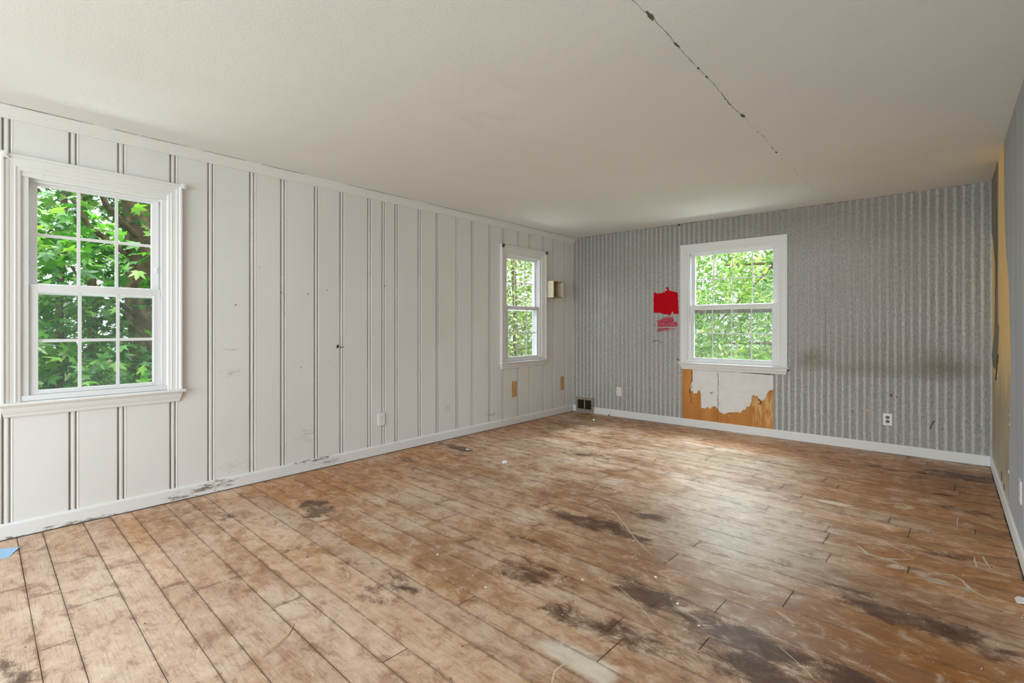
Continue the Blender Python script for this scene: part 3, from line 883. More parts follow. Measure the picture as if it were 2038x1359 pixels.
# nicks in the paper
def nick(x, z, rx, rz, mat):
    pl = [(x + rx * math.cos(q) * R.uniform(.75, 1.1), z + rz * math.sin(q) * R.uniform(.75, 1.1)) for q in [j * math.pi / 5 for j in range(10)]]
    return sheet('paper_nick', M[mat], wall_back, [pl], YB - .0024, YB - .001)
nick(-.397, .548, .011, .02, 'grime'); nick(-.356, .537, .007, .008, 'grime'); nick(-.575, .388, .019, .013, 'rawwood'); nick(-.292, .318, .003, .004, 'black'); nick(-.70, .36, .006, .012, 'grime')
nick(-1.02, .88, .002, .02, 'grime'); nick(-.56, 1.78, .003, .003, 'black'); nick(-.565, 1.70, .003, .003, 'black'); nick(-3.15, 1.97, .003, .004, 'black')
bcrack('paper_tear', [(-2.80, .995), (-2.765, 1.018), (-2.72, 1.02), (-2.69, 1.0), (-2.66, .996)], .004, 'grime', jit=.002)
bcrack('paper_tear', [(-.12, .26), (-.105, .31), (-.085, .35)], .006, 'grime', jit=.002)

# ---- right wall covering: paper up to a ragged edge, bare board strip, loose remnant in the corner
edge = [(4.34, 0), (4.34, .16), (4.31, .5), (4.277, .741), (4.20, .93), (4.235, 1.078), (4.30, 1.3), (4.342, 1.479), (4.47, 1.6), (4.549, 1.721), (4.62, 1.85), (4.662, 1.969), (4.69, 2.2), (4.70, 2.44)]
fe = []
for a, b in zip(edge, edge[1:]):
    for i in range(5):
        q = i / 5
        fe.append((a[0] + (b[0] - a[0]) * q + R.uniform(-.012, .012), a[1] + (b[1] - a[1]) * q))
fe.append(edge[-1])
mb = MB()
mb.loft([[(x, y, z) for y, z in [(YF, 0)] + fe + [(YF, H)]] for x in (XR - .0025, XR + .001)])
mb.build('wallpaper', M['combed'], wall_right)
rem = [(5.22, 2.44), (5.235, 2.1), (5.23, 1.8), (5.25, 1.5), (5.235, 1.22), (5.15, 1.2), (5.20, 1.08), (5.28, .98), (5.40, .93), (5.52, .86), (5.75, .87), (5.87, .95), (5.60, 1.15), (5.50, 1.45), (5.52, 1.7), (5.72, 1.9), (5.9, 2.0), (5.9, 2.44)]
mb = MB()
mb.loft([[(x, y, z) for y, z in rem] for x in (XR - .004, XR + .001)])
o = mb.build('wallpaper', M['remnant'], wall_right)
o['label'] = 'dark loose remnant of wallpaper in the corner'
mb = MB()
pts = [(5.30, 2.1), (5.34, 1.9), (5.33, 1.7), (5.42, 1.5), (5.44, 1.42)]
for (a, b) in zip(pts, pts[1:]):
    mb.box(XR - .0058, min(a[0], b[0]), b[1], XR - .003, min(a[0], b[0]) + .03, a[1])
mb.build('wall_crack', M['crack'], wall_right)
mb = MB()
for i in range(12):
    z0 = .78 + i * .018
    mb.box(XR - .0052, 5.42 - i * .02 + R.uniform(-.01, .01), z0, XR - .002, 5.46 - i * .02, z0 + .016)
mb.build('wall_crack', M['crack'], wall_right)
for (y, z, s) in [(4.30, .66, .008), (4.31, .60, .006), (4.36, .3, .010), (4.9, .15, .03), (4.7, .12, .02)]:
    mb = MB(); mb.box(XR - .004, y - s * .4, z - s, XR, y + s * .4, z + s); mb.build('paper_scrap', M['crumb'] if s < .015 else M['grime'], wall_right)

# ---- ceiling crack along the board joint
ck = [(-.898, 1.55), (-.898, 1.728), (-.895, 1.819), (-.891, 1.895), (-.893, 2.071), (-.899, 2.158), (-.9, 2.393), (-.899, 2.626), (-.914, 2.875), (-.910, 3.079), (-.899, 3.126), (-.916, 3.257), (-.903, 3.538), (-.917, 3.914)]
mb = MB()
fine = []
for a, b in zip(ck, ck[1:]):
    n = max(2, int((b[1] - a[1]) / .02))
    for i in range(n):
        fine.append((a[0] + (b[0] - a[0]) * i / n + R.uniform(-.003, .003), a[1] + (b[1] - a[1]) * i / n))
for i, (x, y) in enumerate(fine):
    wv = .0007 * R.uniform(.3, 1.7) * (1 if y < 3.1 else .45)
    if R.random() < .05: wv += .002
    mb.v += [(x - wv, y, H - .0012), (x + wv, y, H - .0012)]
for i in range(len(fine) - 1):
    mb.f.append((2 * i, 2 * i + 1, 2 * i + 3, 2 * i + 2))
mb.build('ceiling_crack', M['crack'], ceiling)
def chip(x, y, rx, ry, name='missing_chip', mat='grime'):
    mb = MB()
    ang = [j * math.pi / 6 for j in range(12)]
    rr_ = [R.uniform(.6, 1.15) for _ in ang]
    mb.loft([[(x + rx * math.cos(q) * r_, y + ry * math.sin(q) * r_, z) for q, r_ in zip(ang, rr_)] for z in (H - .0016, H + .001)])
    mb.build(name, M[mat], ceiling)
chip(-.892, 1.86, .009, .045); chip(-.897, 2.13, .005, .035); chip(-.906, 3.10, .010, .03, mat='grime'); chip(-.899, 2.39, .004, .012, mat='crack'); chip(-.90, 2.5, .004, .015, mat='crack'); chip(-.917, 3.91, .006, .02)
for i in range(14):
    y = 4.0 + i * .1
    chip(-.915 + R.uniform(-.01, .01), y, .0016, R.uniform(.005, .02), mat='grime')
# torn edge where ceiling paint meets the wallpaper
mb = MB()
x = -3.95
while x < XR - .02:
    L = R.uniform(.02, .12)
    if R.random() < .6:
        mb.box(x, YB - .0022 - R.uniform(.0005, .002), H - R.uniform(.002, .006), x + L * .7, YB, H + .001)
    x += L
mb.build('joint_gap', M['grime'], ceiling)

# ------------------------------------------------------------------ windows
def window(name, loc, rz, W, half_sash, gh, cols, bar, ztop, casing, cwid, latches, outer_rail):
    root = struct(empty(name, loc, rz))
    T = M['trim']; V = M['vinyl']
    if casing == 'moulded':
        prof = [(0, 0), (0, .030), (.004, .033), (.014, .033), (.017, .029), (.020, .0235), (.030, .0245), (.036, .023), (.039, .0205), (.058, .0190), (.061, .0205), (.066, .0195), (.069, .0165), (.083, .0150), (.088, .011), (.090, 0)]
    else:
        prof = [(0, 0), (0, .019), (.002, .021), (.066, .021), (.070, .018), (.074, .018), (.085, .016), (.088, .012), (.090, 0)]
    s = cwid / .090
    prof = [(a * s, b) for a, b in prof]
    zb = .768
    for sg in (-1, 1):
        mb = MB()
        mb.loft([[(sg * (W - o_), -t_, zb) for o_, t_ in prof], [(sg * (W - o_), -t_, ztop - o_) for o_, t_ in prof]])
        mb.build('side_casing', T, root)
    mb = MB()
    mb.loft([[(-(W - o_), -t_, ztop - o_) for o_, t_ in prof], [((W - o_), -t_, ztop - o_) for o_, t_ in prof]])
    mb.build('head_casing', T, root)
    oi_ = W - cwid           # inner edge of casing
    # jamb lining through the wall
    mb = MB()
    hw = half_sash + .032
    zt = ztop - cwid + .004
    for sg in (-1, 1):
        mb.box(sg * hw, -.008, .765, sg * (oi_ + .004), .15, zt)
    mb.box(-hw, -.008, zt - .030, hw, .15, zt + .004)
    mb.box(-hw, .0, .760, hw, .15, .775)
    mb.build('jamb', T, root, .0015)
    # stops / vinyl tracks
    zi = zt - .030
    mb = MB()
    for sg in (-1, 1):
        mb.box(sg * (half_sash + .003), -.002, .803, sg * hw, .012, zi)
        mb.box(sg * (half_sash + .012), .012, .775, sg * hw, .11, zi)
        mb.box(sg * (half_sash - .002), .090, .775, sg * hw, .11, zi)
    mb.box(-hw, -.012, .772, hw, .11, .803)
    mb.box(-hw, .03, zi - .014, hw, .11, zi)
    mb.build('frame', V, root, .0015)
    top = zi - .014
    def sash(nm, z0, z1, yf, th, st, rb, rt):
        mb = MB()
        mb.box(-half_sash, yf, z0, -gh, yf + th, z1); mb.box(gh, yf, z0, half_sash, yf + th, z1)
        mb.box(-gh, yf, z0, gh, yf + th, z0 + rb); mb.box(-gh, yf, z1 - rt, gh, yf + th, z1)
        o = mb.build(nm, V, root, .002)
        ya = yf + th * .55
        # inner glazing lip
        g0, g1_ = z0 + rb, z1 - rt
        for c in range(cols):
            for r_ in range(2):
                xa = -gh + 2 * gh * c / cols; xb = -gh + 2 * gh * (c + 1) / cols
                za = g0 + (g1_ - g0) * r_ / 2; zb_ = g0 + (g1_ - g0) * (r_ + 1) / 2
                MB().box(xa, ya, za, xb, ya + .003, zb_).build('pane', M['glass'], o)
        bt = .005
        for c in range(1, cols):
            x = -gh + 2 * gh * c / cols
            MB().box(x - bar / 2, ya - bt, g0, x + bar / 2, ya - .0005, g1_).build('muntin', V, o, .001)
        z = (g0 + g1_) / 2
        MB().box(-gh, ya - bt + .0006, z - bar / 2, gh, ya - .0008, z + bar / 2).build('muntin', V, o, .001)
        return o
    up = sash('upper_sash', 1.405, top + .006, .052, .030, 0, .050, .022)
    lo = sash('lower_sash', .803, 1.448, .012, .032, 0, .024, .043)
    # sash lock rail lip and lift
    boxo('lift_rail', V, lo, -gh, .006, .806, gh, .013, .814, .001)
    if latches:
        for sg in (-1, 1):
            boxo('tilt_latch', V, up, sg * (half_sash - .022), .040, 1.56, sg * (half_sash - .008), .052, 1.60, .002)
            boxo('tilt_latch', V, up, sg * (half_sash - .020), .036, 1.575, sg * (half_sash - .012), .041, 1.59, .001)
    # outside: screen frame and screen
    mb = MB()
    for sg in (-1, 1): mb.box(sg * (half_sash + .004), .094, .80, sg * (half_sash - .016), .104, 1.41)
    mb.box(-half_sash, .094, .80, half_sash, .104, .818); mb.box(-half_sash, .094, 1.392, half_sash, .104, 1.412)
    sf = mb.build('screen_frame', M['vinyl'] if not outer_rail else M['metal'], root)
    MB().box(-half_sash + .016, .098, .818, half_sash - .016, .0985, 1.392).build('insect_screen', M['screen'], sf)
    if outer_rail:
        boxo('storm_rail', M['metal'], root, -half_sash, .100, 1.352, half_sash, .122, 1.40, .001)
    # stool and apron
    st = MB()
    pr = [(.0, .750), (-.040, .750), (-.047, .754), (-.049, .760), (-.047, .766), (-.040, .770), (.02, .770), (.02, .75)]
    st.loft([[(x, a, z) for a, z in pr] for x in (-W - .016, W + .016)])
    st.build('stool', T, root, .001)
    pa = [(0, .750), (-.030, .750), (-.030, .744), (-.026, .738), (-.0265, .730), (-.022, .716), (-.015, .703), (-.0145, .694), (-.011, .686), (0, .684)]
    mb = MB()
    def inset(a, z): return (.750 - z) * .22
    mb.loft([[(-W + inset(a, z), a, z) for a, z in pa], [(W - inset(a, z), a, z) for a, z in pa]])
    mb.build('apron', T, root)
    return root
w1 = window('window_1', (XL, .660, 0), math.pi / 2, .440, .320, .281, 3, .018, 2.176, 'moulded', .088, True, False)
w2 = window('window_2', (XL, 4.81, 0), math.pi / 2, .438, .320, .281, 3, .011, 2.176, 'moulded', .088, False, False)
w3 = window('window_3', (-1.853, YB, 0), 0, .580, .472, .425, 4, .012, 2.176, 'flat', .080, False, True)
w4 = window('window_added', (XL, -1.25, 0), math.pi / 2, .440, .320, .281, 3, .018, 2.176, 'moulded', .088, False, False)  # unseen window, added so the side fill light can enter

# small open mitres of the casings
def mitre(root, sg, W, z, cwid):
    mb = MB()
    x = sg * (W - cwid + .002); 
    mb.loft([[(x + sg * a, -.0215 - .001 * k, z - cwid + a + b) for a, b in ((0, 0), (.018, .0), (.018, .003), (0, .0025))] for k in (0, 1)])
    mb.build('mitre_gap', M['crack'], root)

# ------------------------------------------------------------------ things on the walls
def curtain_bracket(loc, rz, mat, label, sz=.022, group=None):
    r_ = empty('curtain_bracket', loc, rz)
    tag(r_, label, 'bracket', group)
    MB().box(-sz * .6, -.004, -sz * .7, sz * .6, 0, sz * .7).build('plate', mat, r_, .001)
    mb = MB()
    if mat == M['bracket']:
        mb.loft([[(-sz * .5, -.004, sz * .6), (sz * .5, -.004, sz * .6), (.0, -.004, -sz * .8)], [(-sz * .3, -.028, sz * .5), (sz * .4, -.028, sz * .5), (.002, -.026, -.1 * sz)]])
    else:
        mb.tube([(0, -.003, 0), (0, -.018, 0)], .009, 10)
    mb.build('cup', mat, r_)
    return r_
curtain_bracket((XL + .032, .238, 2.166), math.pi / 2, M['trim'], 'painted-over curtain bracket on top left corner of the large left window', .026)
curtain_bracket((XL + .032, 1.104, 2.166), math.pi / 2, M['trim'], 'painted-over curtain bracket on top right corner of the large left window', .026)
curtain_bracket((XL + .036, 4.385, 2.158), math.pi / 2, M['bracket'], 'dark metal curtain bracket on top left corner of the narrow far window', .030)
curtain_bracket((XL + .036, 5.236, 2.158), math.pi / 2, M['bracket'], 'dark metal curtain bracket on top right corner of the narrow far window', .030)

def outlet(loc, rz, label, plate, recep, thick, w_, h_):
    r_ = empty('electrical_outlet', loc, rz)
    tag(r_, label, 'outlet')
    boxo('cover_plate', plate, r_, -w_ / 2, -thick, -h_ / 2, w_ / 2, 0, h_ / 2, .0025)
    for sg in (1, -1):
        z = sg * .0195
        mb = MB()
        ang = [math.pi * 2 * j / 16 for j in range(16)]
        mb.loft([[(.0165 * max(-.95, min(.95, math.cos(q) * 1.15)), y, z + .0145 * math.sin(q)) for q in ang] for y in (-thick - .0015, -thick + .001)])
        rc = mb.build('receptacle', recep, r_)
        for xx, hh in ((-.006, .0045), (.006, .0035)):
            MB().box(xx - .0011, -thick - .0019, z - hh + .002, xx + .0011, -thick - .001, z + hh + .002).build('slot', M['black'], rc)
        MB().tube([(0, -thick - .0019, z - .008), (0, -thick - .001, z - .008)], .0022, 8).build('slot', M['black'], rc)
    MB().tube([(0, -thick - .0012, 0), (0, -thick + .001, 0)], .003, 10).build('screw', M['metal'], r_)
    return r_
outlet((XL + .003, 2.716, .331), math.pi / 2, 'white duplex outlet on the white plank wall, low beside the narrow planks', M['white_pl'], M['white_pl'], .012, .072, .116)
outlet((-3.270, YB - .0016, .337), 0, 'ivory outlet on striped wallpaper near the floor vent', M['ivory'], M['ivory'], .005, .070, .116)
outlet((-.425, YB - .0016, .318), 0, 'white outlet with two brown sockets below the wallpaper stain', M['white_pl'], M['brownpl'], .005, .070, .112)
outlet((XR - .0025, 3.655, .352), -math.pi / 2, 'white outlet plate on the combed right wall above the baseboard', M['white_pl'], M['ivory'], .006, .080, .118)

# floor-level return vent in the far left corner
v = empty('wall_vent', (-3.79, YB - .002, .018))
tag(v, 'tarnished metal wall vent with two dark openings in the far left corner', 'vent')
W2, HV = .142, .190
boxo('duct_back', M['ductdark'], v, -W2 + .012, -.012, .012, W2 - .012, -.001, HV - .012)
mb = MB()
mb.box(-W2, -.030, 0, W2, -.002, .034); mb.box(-W2, -.030, HV - .030, W2, -.002, HV)
mb.box(-W2, -.030, .034, -W2 + .030, -.002, HV - .030); mb.box(W2 - .034, -.030, .034, W2, -.002, HV - .030)
mb.build('frame', M['metal'], v, .002)
boxo('divider', M['metal'], v, -.008, -.028, .034, .006, -.004, HV - .030, .001)
for sd_ in (-1, 1):
    x0, x1 = (-W2 + .031, -.009) if sd_ < 0 else (.007, W2 - .035)
    for i in range(7):
        z = .042 + i * .0165
        mb = MB(); mb.loft([[(x, -.022, z), (x, -.0205, z + .001), (x, -.0135, z - .008), (x, -.015, z - .009)] for x in (x0, x1)])
        mb.build('slat', M['duct'], v)
MB().tube([(W2 - .016, -.030, .10), (W2 - .016, -.040, .10), (W2 - .014, -.046, .095)], .004, 8).build('lever', M['duct'], v)
for (a, b) in ((-W2 + .014, .016), (W2 - .05, .016), (-.02, .016), (0, HV - .015)):
    MB().tube([(a, -.0318, b), (a, -.029, b)], .0035, 8).build('screw', M['duct'], v)

# phone jack on the baseboard
j = empty('phone_jack', (-3.413, YB - .014, .025))
tag(j, 'small white phone jack box fixed on the back baseboard', 'phone jack')
boxo('box', M['white_pl'], j, -.028, -.020, 0, .026, 0, .052, .004)
MB().tube([(-.004, -.0212, .026), (-.004, -.019, .026)], .004, 10).build('port', M['black'], j)
MB().tube([(.004, -.010, .003), (.004, -.014, -.010), (.008, -.022, -.019)], .005, 8).build('cable_stub', M['black'], j)

# open wooden box fixed to the plank wall
bx = empty('wall_box', (XL, 5.265, 1.577), math.pi / 2)
tag(bx, 'small open cream-painted wooden box on the plank wall beside the narrow window', 'box')
D_, Wb, Hb = .125, .225, .218
boxo('side', M['cream'], bx, 0, -D_, 0, .012, -.001, Hb, .0025)
boxo('side', M['cream'], bx, Wb - .012, -D_, 0, Wb, -.001, Hb, .0025)
boxo('top', M['boxwood'], bx, .012, -D_ + .004, Hb - .010, Wb - .012, -.001, Hb, .001)
boxo('bottom', M['boxwood'], bx, .012, -D_ + .004, 0, Wb - .012, -.001, .010, .001)
for i in range(5):
    z = .010 + i * .0396
    boxo('back_slat', M['boxwood'], bx, .012, -.008, z + .001, Wb - .012, -.001, z + .0386, .001)

# black hole in a plank, built as an added plate and hook
hk = empty('plank_hole', (XL, 2.275, 1.012), math.pi / 2)
tag(hk, 'tiny black hole in the middle of the plank wall, built as an added plate', 'hole')
mb = MB(); mb.loft([[(-.011, y, 0), (.010, y, 0), (.008, y, .012), (.009, y, .027), (-.007, y, .027), (-.006, y, .012)] for y in (-.004, .0005)]); mb.build('plate', M['black'], hk)
MB().tube([(0, -.004, .008), (0, -.009, .006), (0, -.009, .012)], .0015, 6).build('hook', M['black'], hk)
nk = MB(); nk.tube([(XL - .003, 2.306, 1.018), (XL + .006, 2.306, 1.018)], .005, 8)
tag(nk.build('nail', M['black']), 'dark nail in the plank beside the black hole', 'nail')
nk = MB(); nk.tube([(-2.452, YB + .001, 2.428), (-2.452, YB - .016, 2.430)], [.013, .009], 9)
tag(nk.build('ceiling_hook', M['black']), 'black hook stub at the ceiling line above the back window', 'hook')
nk = MB(); nk.tube([(-2.462, YB + .001, .79), (-2.462, YB - .018, .792), (-2.470, YB - .02, .805)], .005, 8)
tag(nk.build('nail', M['black']), 'bent dark nail beside the left end of the back window sill', 'nail')
nk = MB(); nk.tube([(-1.262, YB + .001, .735), (-1.262, YB - .02, .732), (-1.256, YB - .028, .738)], .0065, 8)
tag(nk.build('nail', M['black']), 'dark nail beside the right end of the back window sill', 'nail')

# ------------------------------------------------------------------ things on the floor
pp = MB()
pl = [(-3.87, .205), (-3.846, .222), (-3.794, .284), (-3.676, .235), (-3.69, .175), (-3.80, .12)]
pp.loft([[(x, y, z + (.004 if (x, y) == (-3.794, .284) else 0)) for x, y in pl] for z in (.0006, .0014)])
tag(pp.build('paper_sheet', M['paperblue']), 'pale blue paper sheet on the floor under the large left window', 'paper')
pp = MB()
pp.loft([[(.228, 3.075, z), (.262, 3.07, z + .006), (.268, 3.13, z + .008), (.236, 3.15, z), (.224, 3.12, z)] for z in (.0006, .003)])
tag(pp.build('card_scrap', M['white_pl']), 'white scrap of card on the floor against the right baseboard', 'scrap')

def crumb(x, y, s, mat, label, group=None, flat_=.5, name='plaster_crumb'):
    import bmesh
    bm = bmesh.new()
    bmesh.ops.create_icosphere(bm, subdivisions=1, radius=s)
    for q in bm.verts:
        f_ = R.uniform(.65, 1.2)
        q.co = Vector((q.co.x * f_ * 1.25, q.co.y * f_, q.co.z * f_ * flat_))
    lo = min(q.co.z for q in bm.verts)
    for q in bm.verts: q.co.z -= lo
    me = bpy.data.meshes.new(name); bm.to_mesh(me); bm.free()
    me.materials.append(mat)
    o = bpy.data.objects.new(name, me); COL.objects.link(o)
    o.location = (x, y, 0); o.rotation_euler = (0, 0, R.uniform(0, 6))
    tag(o, label, 'crumb', group)
    return o
crumb(-2.923, 3.251, .028, M['crumb'], 'largest white plaster chunk on the floor, out in the middle of the room', flat_=.6)
crumb(-2.90, 3.30, .010, M['crumb'], 'small white chip lying right behind the largest chunk')
crumb(-3.508, 3.363, .020, M['crumb'], 'flat white plaster flake beside the dark oval stain', flat_=.3)
crumb(-3.357, 5.421, .022, M['crumb'], 'white plaster lump on the floor in front of the wall vent', flat_=.8)
crumb(-3.634, 3.743, .012, M['crumb'], 'white crumb near the plank wall, behind the dark oval stain')
crumb(-1.978, 4.227, .015, M['crumby'], 'cream coloured crumb alone in front of the stripped wall area', flat_=.8)
for (x, y) in [(-3.887, 5.806), (-3.785, 5.738), (-3.52, 3.52), (-3.82, 4.17), (-3.86, 4.75), (-3.74, 4.55), (-3.6, 4.85), (-3.3, 4.75), (-3.42, 5.0), (-3.0, 3.45), (-2.02, 1.72), (-1.05, 2.25), (-.88, 2.1), (-1.6, 1.65), (-2.4, 2.3), (-1.3, 2.0), (-.75, 2.0), (-.4, 3.05), (-1.9, 3.5), (-2.2, 3.9)]:
    crumb(x, y, R.uniform(.004, .008), M['crumb'], 'tiny white plaster crumb scattered on the worn boards', 'tiny plaster crumbs on the floor')
# curved straw in the foreground
pts = [(-1.872, .765), (-1.885, .80), (-1.905, .845), (-1.93, .888), (-1.962, .918), (-1.992, .942)]
tag(MB().tube([(x, y, .0025 + .002 * math.sin(i)) for i, (x, y) in enumerate(pts)], [.0010, .0014, .0015, .0017, .0019, .0014], 6).build('straw', M['straw']), 'long curved dry stalk on the pale foreground boards', 'stalk')
for (x, y, a, L) in [(-.27, 3.62, 1.2, .06), (-.06, 4.23, 1.5, .07), (-2.97, .62, .4, .03), (-3.9, 1.5, .3, .04), (-3.4, 1.95, .8, .05), (-.36, 2.62, .9, .03), (-.33, 2.55, 2.0, .03), (-.1, 1.95, .9, .03), (-1.35, 2.45, -.6, .04)]:
    q = [(x, y, .0016), (x + L * .5 * math.cos(a), y + L * .5 * math.sin(a), .003), (x + L * math.cos(a + .2), y + L * math.sin(a + .2), .0016)]
    tag(MB().tube(q, .0011, 5).build('straw', M['straw']), 'short thin straw bit lying on the worn boards', 'stalk', 'short straw bits on the floor')
def specks(name, n, mat, smin, smax, lab):
    mb = MB()
    for i in range(n):
        x = R.uniform(XL + .03, XR - .04); y = R.uniform(.1, YB - .03) ** 1.0
        if R.random() < .3: x = XR - .03 - abs(R.gauss(0, .5))
        if R.random() < .15: y = YB - .03 - abs(R.gauss(0, .25))
        x = max(XL + .03, min(XR - .03, x)); y = max(.1, min(YB - .03, y))
        s = R.uniform(smin, smax); a = R.uniform(0, 6); e = R.uniform(.4, 1)
        ring = [(x + s * math.cos(a + j * 1.571) * (e if j % 2 else 1), y + s * math.sin(a + j * 1.571) * (e if j % 2 else 1)) for j in range(4)]
        mb.loft([[(p_[0], p_[1], z) for p_ in ring] for z in (.0001, s * .6)])
    o = mb.build(name, mat)
    o['kind'] = 'stuff'
    tag(o, lab, 'dirt')
specks('debris', 330, M['crumb'], .0012, .0032, 'fine white plaster grit strewn over the floor boards')
specks('dirt', 150, M['speck'], .0015, .005, 'dark dirt specks strewn over the floor boards')

# ------------------------------------------------------------------ outside
g = MB(); g.box(-40, -25, -.7, 30, 45, -.6)
struct(g.build('ground', M['ground']))

def maple_mesh():
    pts = []
    lobes = [(90, 1.0), (42, .9), (138, .9), (-12, .62), (192, .62)]
    prof = [(-88, .12), (-45, .38), (-28, .40), (-12, .66), (4, .42), (16, .44), (28, .62), (42, .92), (54, .60), (62, .42), (74, .66), (90, 1.02), (106, .66), (118, .42), (126, .60), (138, .92), (152, .62), (164, .44), (176, .42), (192, .66), (208, .40), (225, .38)]
    for a, r in prof:
        q = math.radians(a)
        x, y = r * math.cos(q), r * math.sin(q)
        pts.append((x, y, -.22 * abs(x) - .18 * max(0, r - .5)))
    return [(0, 0, .02)] + pts
def lance_mesh():
    return [(0, 0, 0), (.10, .25, .02), (.16, .55, .0), (.10, .85, -.06), (0, 1.1, -.16), (-.10, .85, -.06), (-.16, .55, .0), (-.10, .25, .02)]
def oval_mesh():
    return [(0, .5, .05), (.0, 0, 0), (.22, .2, .0), (.32, .5, -.03), (.20, .82, -.06), (0, 1.05, -.12), (-.20, .82, -.06), (-.32, .5, -.03), (-.22, .2, 0)]
def frame_to(n_, spin):
    z = Vector(n_).normalized()
    x = z.orthogonal().normalized()
    y = z.cross(x)
    a, b = math.cos(spin), math.sin(spin)
    return (x * a + y * b), (y * a - x * b), z

CAM = Vector((0, 0, 1.204))
def in_window(p, c, hw, axis):
    d = p - CAM
    if axis == 'x':
        if d.x >= -4.1: return False
        k_ = -4 / d.x; a = d.y * k_
    else:
        if d.y <= 6: return False
        k_ = YB / d.y; a = d.x * k_
    z = 1.204 + d.z * k_
    return abs(a - c) < hw and .8 < z < 2.05

def far_clusters(axis, lo, hi, slope0, slope1, n):
    out = []
    for i in range(n):
        d = R.uniform(lo, hi)
        a = d * R.uniform(slope0, slope1)
        out.append(((-d, a, R.uniform(-.5, 4.5)) if axis == 'x' else (a, d, R.uniform(-.5, 4.5)), 2.2))
    return out
def make_leaves(root, shape, fanned, mat, clusters, per, spread, size, win, n_parts, up=.6, name='foliage'):
    base = [Vector(q) for q in shape]
    items = []
    for (c, s_) in clusters:
        for i in range(per):
            p = Vector(c) + Vector((R.gauss(0, spread * s_), R.gauss(0, spread * s_), R.gauss(0, spread * s_ * .55)))
            nrm = Vector((R.gauss(0, .55), R.gauss(0, .55), up + R.random() * .5))
            sz = size * R.uniform(.65, 1.2) * (2.0 if s_ > 2 else 1)
            items.append((p, nrm, R.uniform(0, 6.283), sz))
    vis = [i for i, it in enumerate(items) if in_window(it[0], *win)]
    vis.sort(key=lambda i: (items[i][0] - CAM).length / items[i][3])
    single = set(vis[:n_parts])
    # single leaves share one mesh
    me = bpy.data.meshes.new('leaf')
    nv = len(base)
    faces = [(0, i, i + 1) for i in range(1, nv - 1)] + ([(0, nv - 1, 1)] if fanned else [])
    me.from_pydata([tuple(b) for b in base], [], faces)
    me.materials.append(mat)
    V_, F_ = [], []
    for i, (p, nrm, sp, sz) in enumerate(items):
        X_, Y_, Z_ = frame_to(nrm, sp)
        if i in single:
            o = bpy.data.objects.new('leaf', me)
            m = Matrix((( X_.x * sz, Y_.x * sz, Z_.x * sz, p.x), (X_.y * sz, Y_.y * sz, Z_.y * sz, p.y), (X_.z * sz, Y_.z * sz, Z_.z * sz, p.z), (0, 0, 0, 1)))
            o.parent = root
            o.matrix_local = root_inv(root) @ m
            COL.objects.link(o)
            continue
        k_ = len(V_)
        for b in base:
            q = p + (X_ * b.x + Y_ * b.y + Z_ * b.z) * sz - root.location
            V_.append((q.x, q.y, q.z))
        F_ += [(k_ + a, k_ + b, k_ + c) for a, b, c in faces]
    me2 = bpy.data.meshes.new(name)
    me2.from_pydata(V_, [], F_)
    me2.materials.append(mat)
    o = bpy.data.objects.new(name, me2)
    COL.objects.link(o)
    o.parent = root
    o['kind'] = 'stuff'
def root_inv(root):
    return Matrix.Translation(-Vector(root.location))

def trunk(root, pts, rad, mat, name='trunk', n=12):
    mb = MB()
    P = [Vector(q) - root.location for q in pts]
    fine_, rf = [], []
    for i in range(len(P) - 1):
        for j_ in range(4):
            q = j_ / 4
            fine_.append(P[i].lerp(P[i + 1], q) + Vector((R.uniform(-1, 1), R.uniform(-1, 1), 0)) * rad[i] * .12)
            rf.append((rad[i] + (rad[i + 1] - rad[i]) * q) * R.uniform(.93, 1.07))
    fine_.append(P[-1]); rf.append(rad[-1])
    mb.tube(fine_, rf, n)
    return mb.build(name, mat, root, smooth=True)

# maple tree seen through the large left window
t1 = tag(empty('maple_tree', (-7.3, 1.72, -.6)), 'large maple tree with thick trunk and lobed leaves outside the large left window', 'tree')
trunk(t1, [(-7.3, 1.72, -.65), (-7.3, 1.70, 1), (-7.4, 1.66, 2.4), (-7.6, 1.6, 5)], [.27, .23, .22, .16], M['bark'])
for pts, r0 in [([(-7.4, 1.66, 2.2), (-6.9, 1.2, 2.5), (-6.3, .9, 2.9)], .04), ([(-7.35, 1.68, 1.2), (-6.9, 1.2, 1.55), (-6.5, 1.0, 1.5), (-6.1, .8, 1.75)], .028), ([(-7.4, 1.66, 1.9), (-7.2, 1.1, 2.3), (-7.0, .8, 2.8)], .035),
                ([(-8.4, 1.0, -.6), (-8.5, 1.0, 1.5), (-8.6, 1.1, 4)], .05), ([(-7.3, 1.7, .6), (-6.6, 1.5, 1.0), (-6.0, 1.25, 1.2), (-5.5, 1.1, 1.25)], .012), ([(-9.5, 1.5, -.6), (-9.4, 1.45, 2), (-9.7, 1.2, 5)], .07)]:
    trunk(t1, pts, [r0 * (1 - .22 * i) for i in range(len(pts))], M['bark'], 'branch', 8)
cl = []
for i in range(620):
    x = -R.uniform(5.9, 11.5)
    y = R.uniform(-.6, 3.4) * (abs(x) / 8)
    z = R.uniform(-.1, 3.9)
    if x > -7.2 and .185 < y / abs(x) < .262 and (z > 1.75 or .95 < z < 1.35) and R.random() < .85: continue
    if z > 2.3 and y < 1.2 and R.random() < .3: continue
    cl.append(((x, y, z), R.uniform(.6, 1.2)))
for i in range(9):
    cl.append(((-R.uniform(5.2, 5.9), R.uniform(.5, 1.5), R.uniform(.7, 2.0)), .6))
cl += far_clusters('x', 12.5, 15, -.15, .5, 70)
make_leaves(t1, maple_mesh(), True, M['maple'], cl, 22, .30, .098, (.66, .30, 'x'), 110)

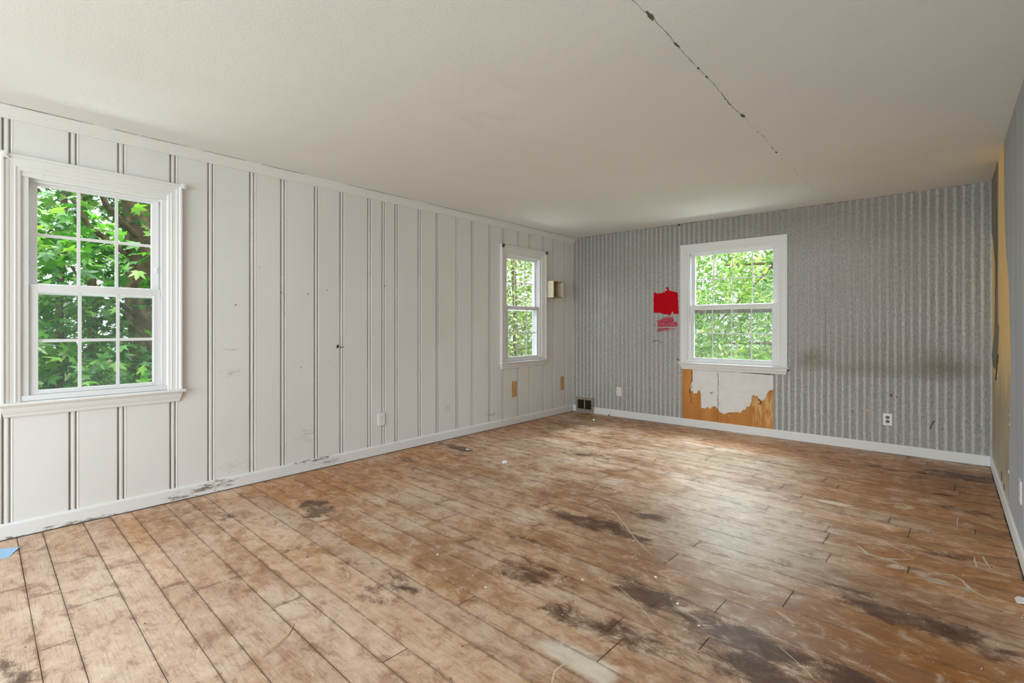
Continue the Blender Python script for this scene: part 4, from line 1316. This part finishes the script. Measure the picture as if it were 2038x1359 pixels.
# thicket outside the narrow window
t2 = tag(empty('thicket_tree', (-7.4, 8.6, -.6)), 'pale tangled tree with crossing thin branches outside the narrow window', 'tree')
trunk(t2, [(-7.4, 8.6, -.65), (-7.3, 8.5, 1.2), (-7.2, 8.3, 2.6), (-7.5, 8.6, 4.4)], [.07, .055, .05, .03], M['twigbark'])
for i in range(26):
    a = Vector((-R.uniform(5.9, 9.0), R.uniform(6.8, 10.5), R.uniform(.2, 2.4)))
    d_ = Vector((R.uniform(-1, 1), R.uniform(-1, 1), R.uniform(-.5, .7))) * R.uniform(.5, 1.1)
    trunk(t2, [a, a + d_ * .5 + Vector((0, 0, R.uniform(-.08, .08))), a + d_], [.012, .010, .006], M['twigbark'] if i % 2 else M['bark'], 'branch', 6)
cl = []
for i in range(430):
    x = -R.uniform(5.6, 11.5)
    y = min(abs(x), 10.5) * R.uniform(.95, 1.4)
    cl.append(((x, y, R.uniform(-.3, 3.7)), R.uniform(.6, 1.2)))
cl += far_clusters('x', 12.0, 13.5, .9, 1.45, 60)
make_leaves(t2, oval_mesh(), True, M['thicket'], cl, 32, .32, .085, (4.81, .30, 'x'), 90)

# bright tree behind the back window
t3 = tag(empty('leafy_tree', (-3.9, 10.6, -.6)), 'bright yellow-green tree with narrow drooping leaves outside the back window', 'tree')
trunk(t3, [(-1.5, 10.9, -.65), (-1.5, 10.8, 1.3), (-1.6, 10.7, 2.8), (-1.7, 10.8, 4.8)], [.12, .10, .085, .05], M['bark'])
for pts in ([(-1.55, 10.8, 2.9), (-2.3, 9.7, 2.3), (-3.1, 9.3, 1.3)], [(-1.5, 10.8, 1.7), (-2.2, 9.9, 1.5), (-2.6, 9.3, 1.6)], [(-1.6, 10.7, 2.3), (-2.3, 9.6, 2.3), (-2.9, 8.9, 2.25)], [(-1.5, 10.8, .6), (-2.4, 9.6, .9), (-3.1, 8.9, .9)]):
    trunk(t3, pts, [.035, .025, .012], M['bark'], 'branch', 7)
cl = []
for i in range(480):
    y = R.uniform(7.8, 14.0)
    x = max(-5.0, -y * R.uniform(.12, .52))
    cl.append(((x, y, R.uniform(-.4, 3.9)), R.uniform(.6, 1.2)))
cl += [((max(-4.4, c_[0]), c_[1], c_[2]), f_) for c_, f_ in far_clusters('y', 15, 17, -.42, -.10, 70)]
make_leaves(t3, lance_mesh(), False, M['lance'], cl, 44, .32, .115, (-1.853, .45, 'y'), 110, up=.3)
